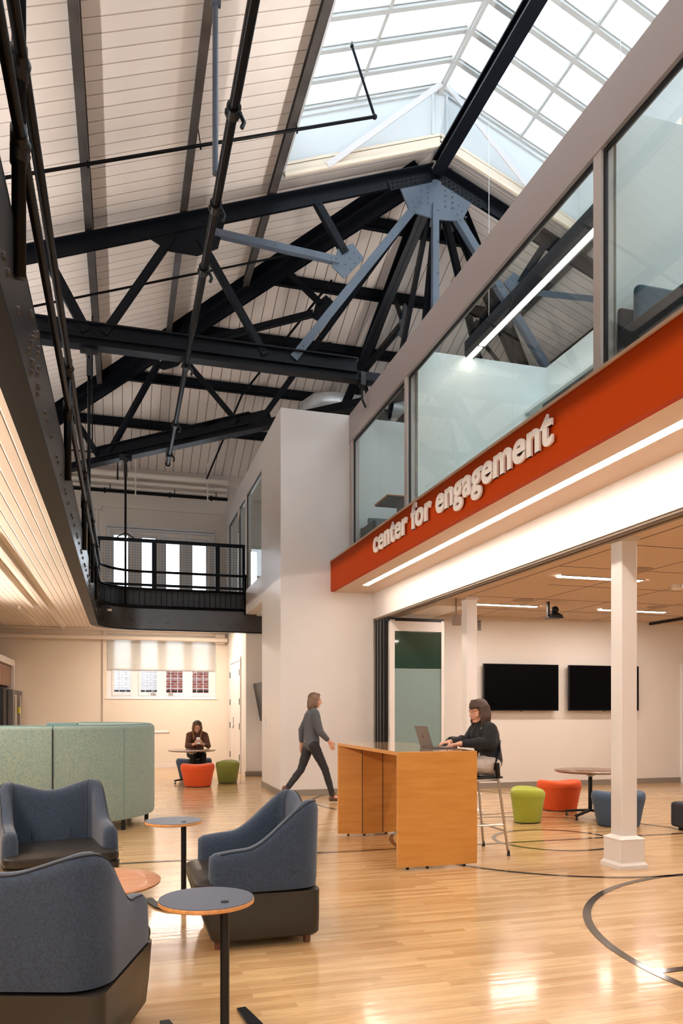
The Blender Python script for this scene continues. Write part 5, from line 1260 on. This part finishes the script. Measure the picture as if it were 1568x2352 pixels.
def hairdo(t, hd, Bh, m, length=.17, bangs=True, front=False):
    c = Vector(hd); W = lambda x, y, z: c+Bh @ Vector((x, y, z)); b = Blob(); rnd = random.Random(3)
    b.sphere(W(0, -.020, .038), 1, 20, 16, sc=(.081, .094, .084), rot=Bh)
    if bangs:
        for x in (-.060, -.044, -.028, -.012, .004, .020, .036, .050, .062):
            y = .083-x*x*9; b.chain([W(x*.55, .035, .108), W(x*.85, y-.012, .082), W(x*1.05, y-.002, .050), W(x*1.12, y+.001, .030+x*x*4)], [.014, .0125, .009, .0055])
    else:
        for q in (-1, 1): b.chain([W(q*.004, .050, .104), W(q*.030, .066, .082), W(q*.060, .050, .045), W(q*.076, .030, .0)], [.010, .011, .012, .014])
    dn = Vector((0, 0, -1))
    for q in (-1, 1):
        L = ((.030, .80, .011), (.012, .95, .014), (-.006, 1.05, .015), (-.026, 1, .017), (-.046, 1.05, .018), (-.066, 1, .019))
        for y, ln, rr in L:
            a = W(q*.068, y*.9, .045); m_ = W(q*.079, y, -.02); e = m_+dn*length*ln+Bh @ Vector((q*rnd.uniform(-.004, .012), rnd.uniform(-.012, .008), 0))
            p1 = m_.lerp(e, .33)+Bh @ Vector((q*rnd.uniform(.002, .012), rnd.uniform(-.006, .006), 0)); p2 = m_.lerp(e, .68)+Bh @ Vector((q*rnd.uniform(-.004, .010), rnd.uniform(-.006, .006), 0))
            b.chain([a, m_, p1, p2, e], [rr, rr, rr*1.02, rr*.8, rr*.3])
        if front:
            for o in (0, .018, .034): b.chain([W(q*.076, .01, -.01), W(q*(.080), .02, -.06), W(q*(.075), .035, -.06)+dn*.09, W(q*(.060+o*.4), .03, -.06)+dn*(.17+o)], [.014, .016, .014, .005])
    for x in (-.055, -.034, -.012, .012, .034, .055):
        a = W(x, -.088+abs(x)*.3, .03); m_ = W(x*1.1, -.096+abs(x)*.4, -.045); e = m_+dn*length*rnd.uniform(.85, 1.1); b.chain([a, m_, m_.lerp(e, .5)+Bh @ Vector((rnd.uniform(-.008, .008), -.004, 0)), e], [.026, .025, .021, .007])
    return b.fuse('hair', m, t, .0048, 1, .0025, .008)

# woman at the laptop
J = dict(neck=(3.455, 6.89, 1.285), chest=(3.485, 6.89, 1.165), waist=(3.520, 6.89, 1.01), pelvis=(3.525, 6.89, .885),
    shL=(3.475, 6.74, 1.225), shR=(3.46, 7.04, 1.225), elL=(3.445, 6.70, 1.095), elR=(3.39, 7.07, 1.10), wrL=(3.165, 6.775, 1.088), wrR=(3.13, 6.945, 1.098),
    hipL=(3.50, 6.80, .87), hipR=(3.50, 6.98, .87), knL=(3.10, 6.79, .875), knR=(3.10, 6.99, .875), anL=(3.17, 6.79, .40), anR=(3.17, 6.99, .40), toeL=(-1, 0, 0), toeR=(-1, 0, 0),
    handL=((-1, .08, -.12), (0, 0, -1), (0, 1, 0), .55), handR=((-1, -.15, -.10), (0, 0, -1), (0, -1, 0), .6))
HD = (3.410, 6.880, 1.408)
pa, Bh = person('person with brown hair in a black sweater typing on a laptop at the high table', (3.5, 6.9, 0), J, HD, (-.97, -.16, -.18))
top_garment(pa, J, 'blacksweater', .86, 1.0, puff=1.12); trousers(pa, J, 'trousers', 1.02); hairdo(pa, HD, Bh, 'hair_brown', .15, True)
for s_ in 'LR': shoe(pa, J['an'+s_], (-1, 0, 0), 'black')
b = MB(); b.tube([(3.405, 6.80, 1.245), (3.385, 6.83, 1.19), (3.375, 6.86, 1.16)], .0045, 6); b.build('necklace', 'chrome', pa, smooth=True)
# woman with the phone
cx, cy = 1.455, 15.62
J = dict(neck=(cx, 15.53, .965), chest=(cx, 15.60, .86), waist=(cx, 15.70, .70), pelvis=(cx, 15.76, .56),
    shL=(cx+.16, 15.56, .905), shR=(cx-.16, 15.56, .905), elL=(cx+.205, 15.40, .69), elR=(cx-.205, 15.40, .69), wrL=(cx+.075, 15.27, .735), wrR=(cx-.075, 15.27, .735),
    hipL=(cx+.09, 15.74, .52), hipR=(cx-.09, 15.74, .52), knL=(cx+.10, 15.36, .50), knR=(cx-.10, 15.36, .50), anL=(cx+.09, 15.42, .09), anR=(cx-.09, 15.42, .09), toeL=(0, -1, 0), toeR=(0, -1, 0),
    handL=((-.75, -.25, .35), (-.3, .75, .3), (0, -.2, 1), 1.0), handR=((.75, -.25, .35), (.3, .75, .3), (0, -.2, 1), 1.0))
HD = (cx-.01, 15.44, 1.085)
pb, Bh = person('person with long fair hair in a brown top looking at a phone, far table', (cx, cy, 0), J, HD, (-.05, -.86, -.50))
top_garment(pb, J, 'brownsweater', .62, .94, disp=.003); trousers(pb, J, 'blacktrousers', 1.05, 1.0); hairdo(pb, HD, Bh, 'hair_blond', .12, False, True)
for s_ in 'LR': shoe(pb, J['an'+s_], (0, -1, 0), 'black')
ph_ = MB(); ph_.box(-.036, .036, -.004, .004, -.072, .072); o = ph_.build('phone', 'winframe', None, bevel=.003); o.location = (cx-.005, 15.262, .805); o.rotation_euler = (math.radians(-30), 0, 0)
tag(o, 'small pale phone held in both hands above the far round table', 'phone')
# walking person
wx, wy = 2.80, 11.28
J = dict(neck=(wx, wy, 1.42), chest=(wx-.01, wy, 1.29), waist=(wx-.02, wy, 1.10), pelvis=(wx-.02, wy, .93),
    shL=(wx, wy+.17, 1.36), shR=(wx, wy-.17, 1.36), elL=(wx-.12, wy+.21, 1.10), elR=(wx+.06, wy-.21, 1.09), wrL=(wx-.13, wy+.20, .87), wrR=(wx+.22, wy-.19, .93),
    hipL=(wx-.03, wy+.09, .88), hipR=(wx-.01, wy-.09, .88), knL=(wx-.16, wy+.09, .50), knR=(wx+.18, wy-.08, .50), anL=(wx-.42, wy+.07, .17), anR=(wx+.30, wy-.08, .085), toeL=(.8, 0, -.6), toeR=(1, 0, .1),
    handL=((.1, 0, -1), (0, -1, 0), (1, 0, 0), .4), handR=((.45, .0, -.9), (0, 1, 0), (1, 0, .4), .35))
HD = (wx+.035, wy-.0, 1.565)
pc, Bh = person('person striding to the right in a grey sweater and dark leggings before the white pier', (wx, wy, 0), J, HD, (1, -.12, -.08))
top_garment(pc, J, 'greysweater', .72, 1.0, hem=(wx-.02, wy, .90), disp=.004); trousers(pc, J, 'greytrousers', .90, .92); hairdo(pc, HD, Bh, 'hair_light', .12, False)
for s_, dd in (('L', (.8, 0, -.45)), ('R', (1, 0, 0.05))): shoe(pc, J['an'+s_], dd)
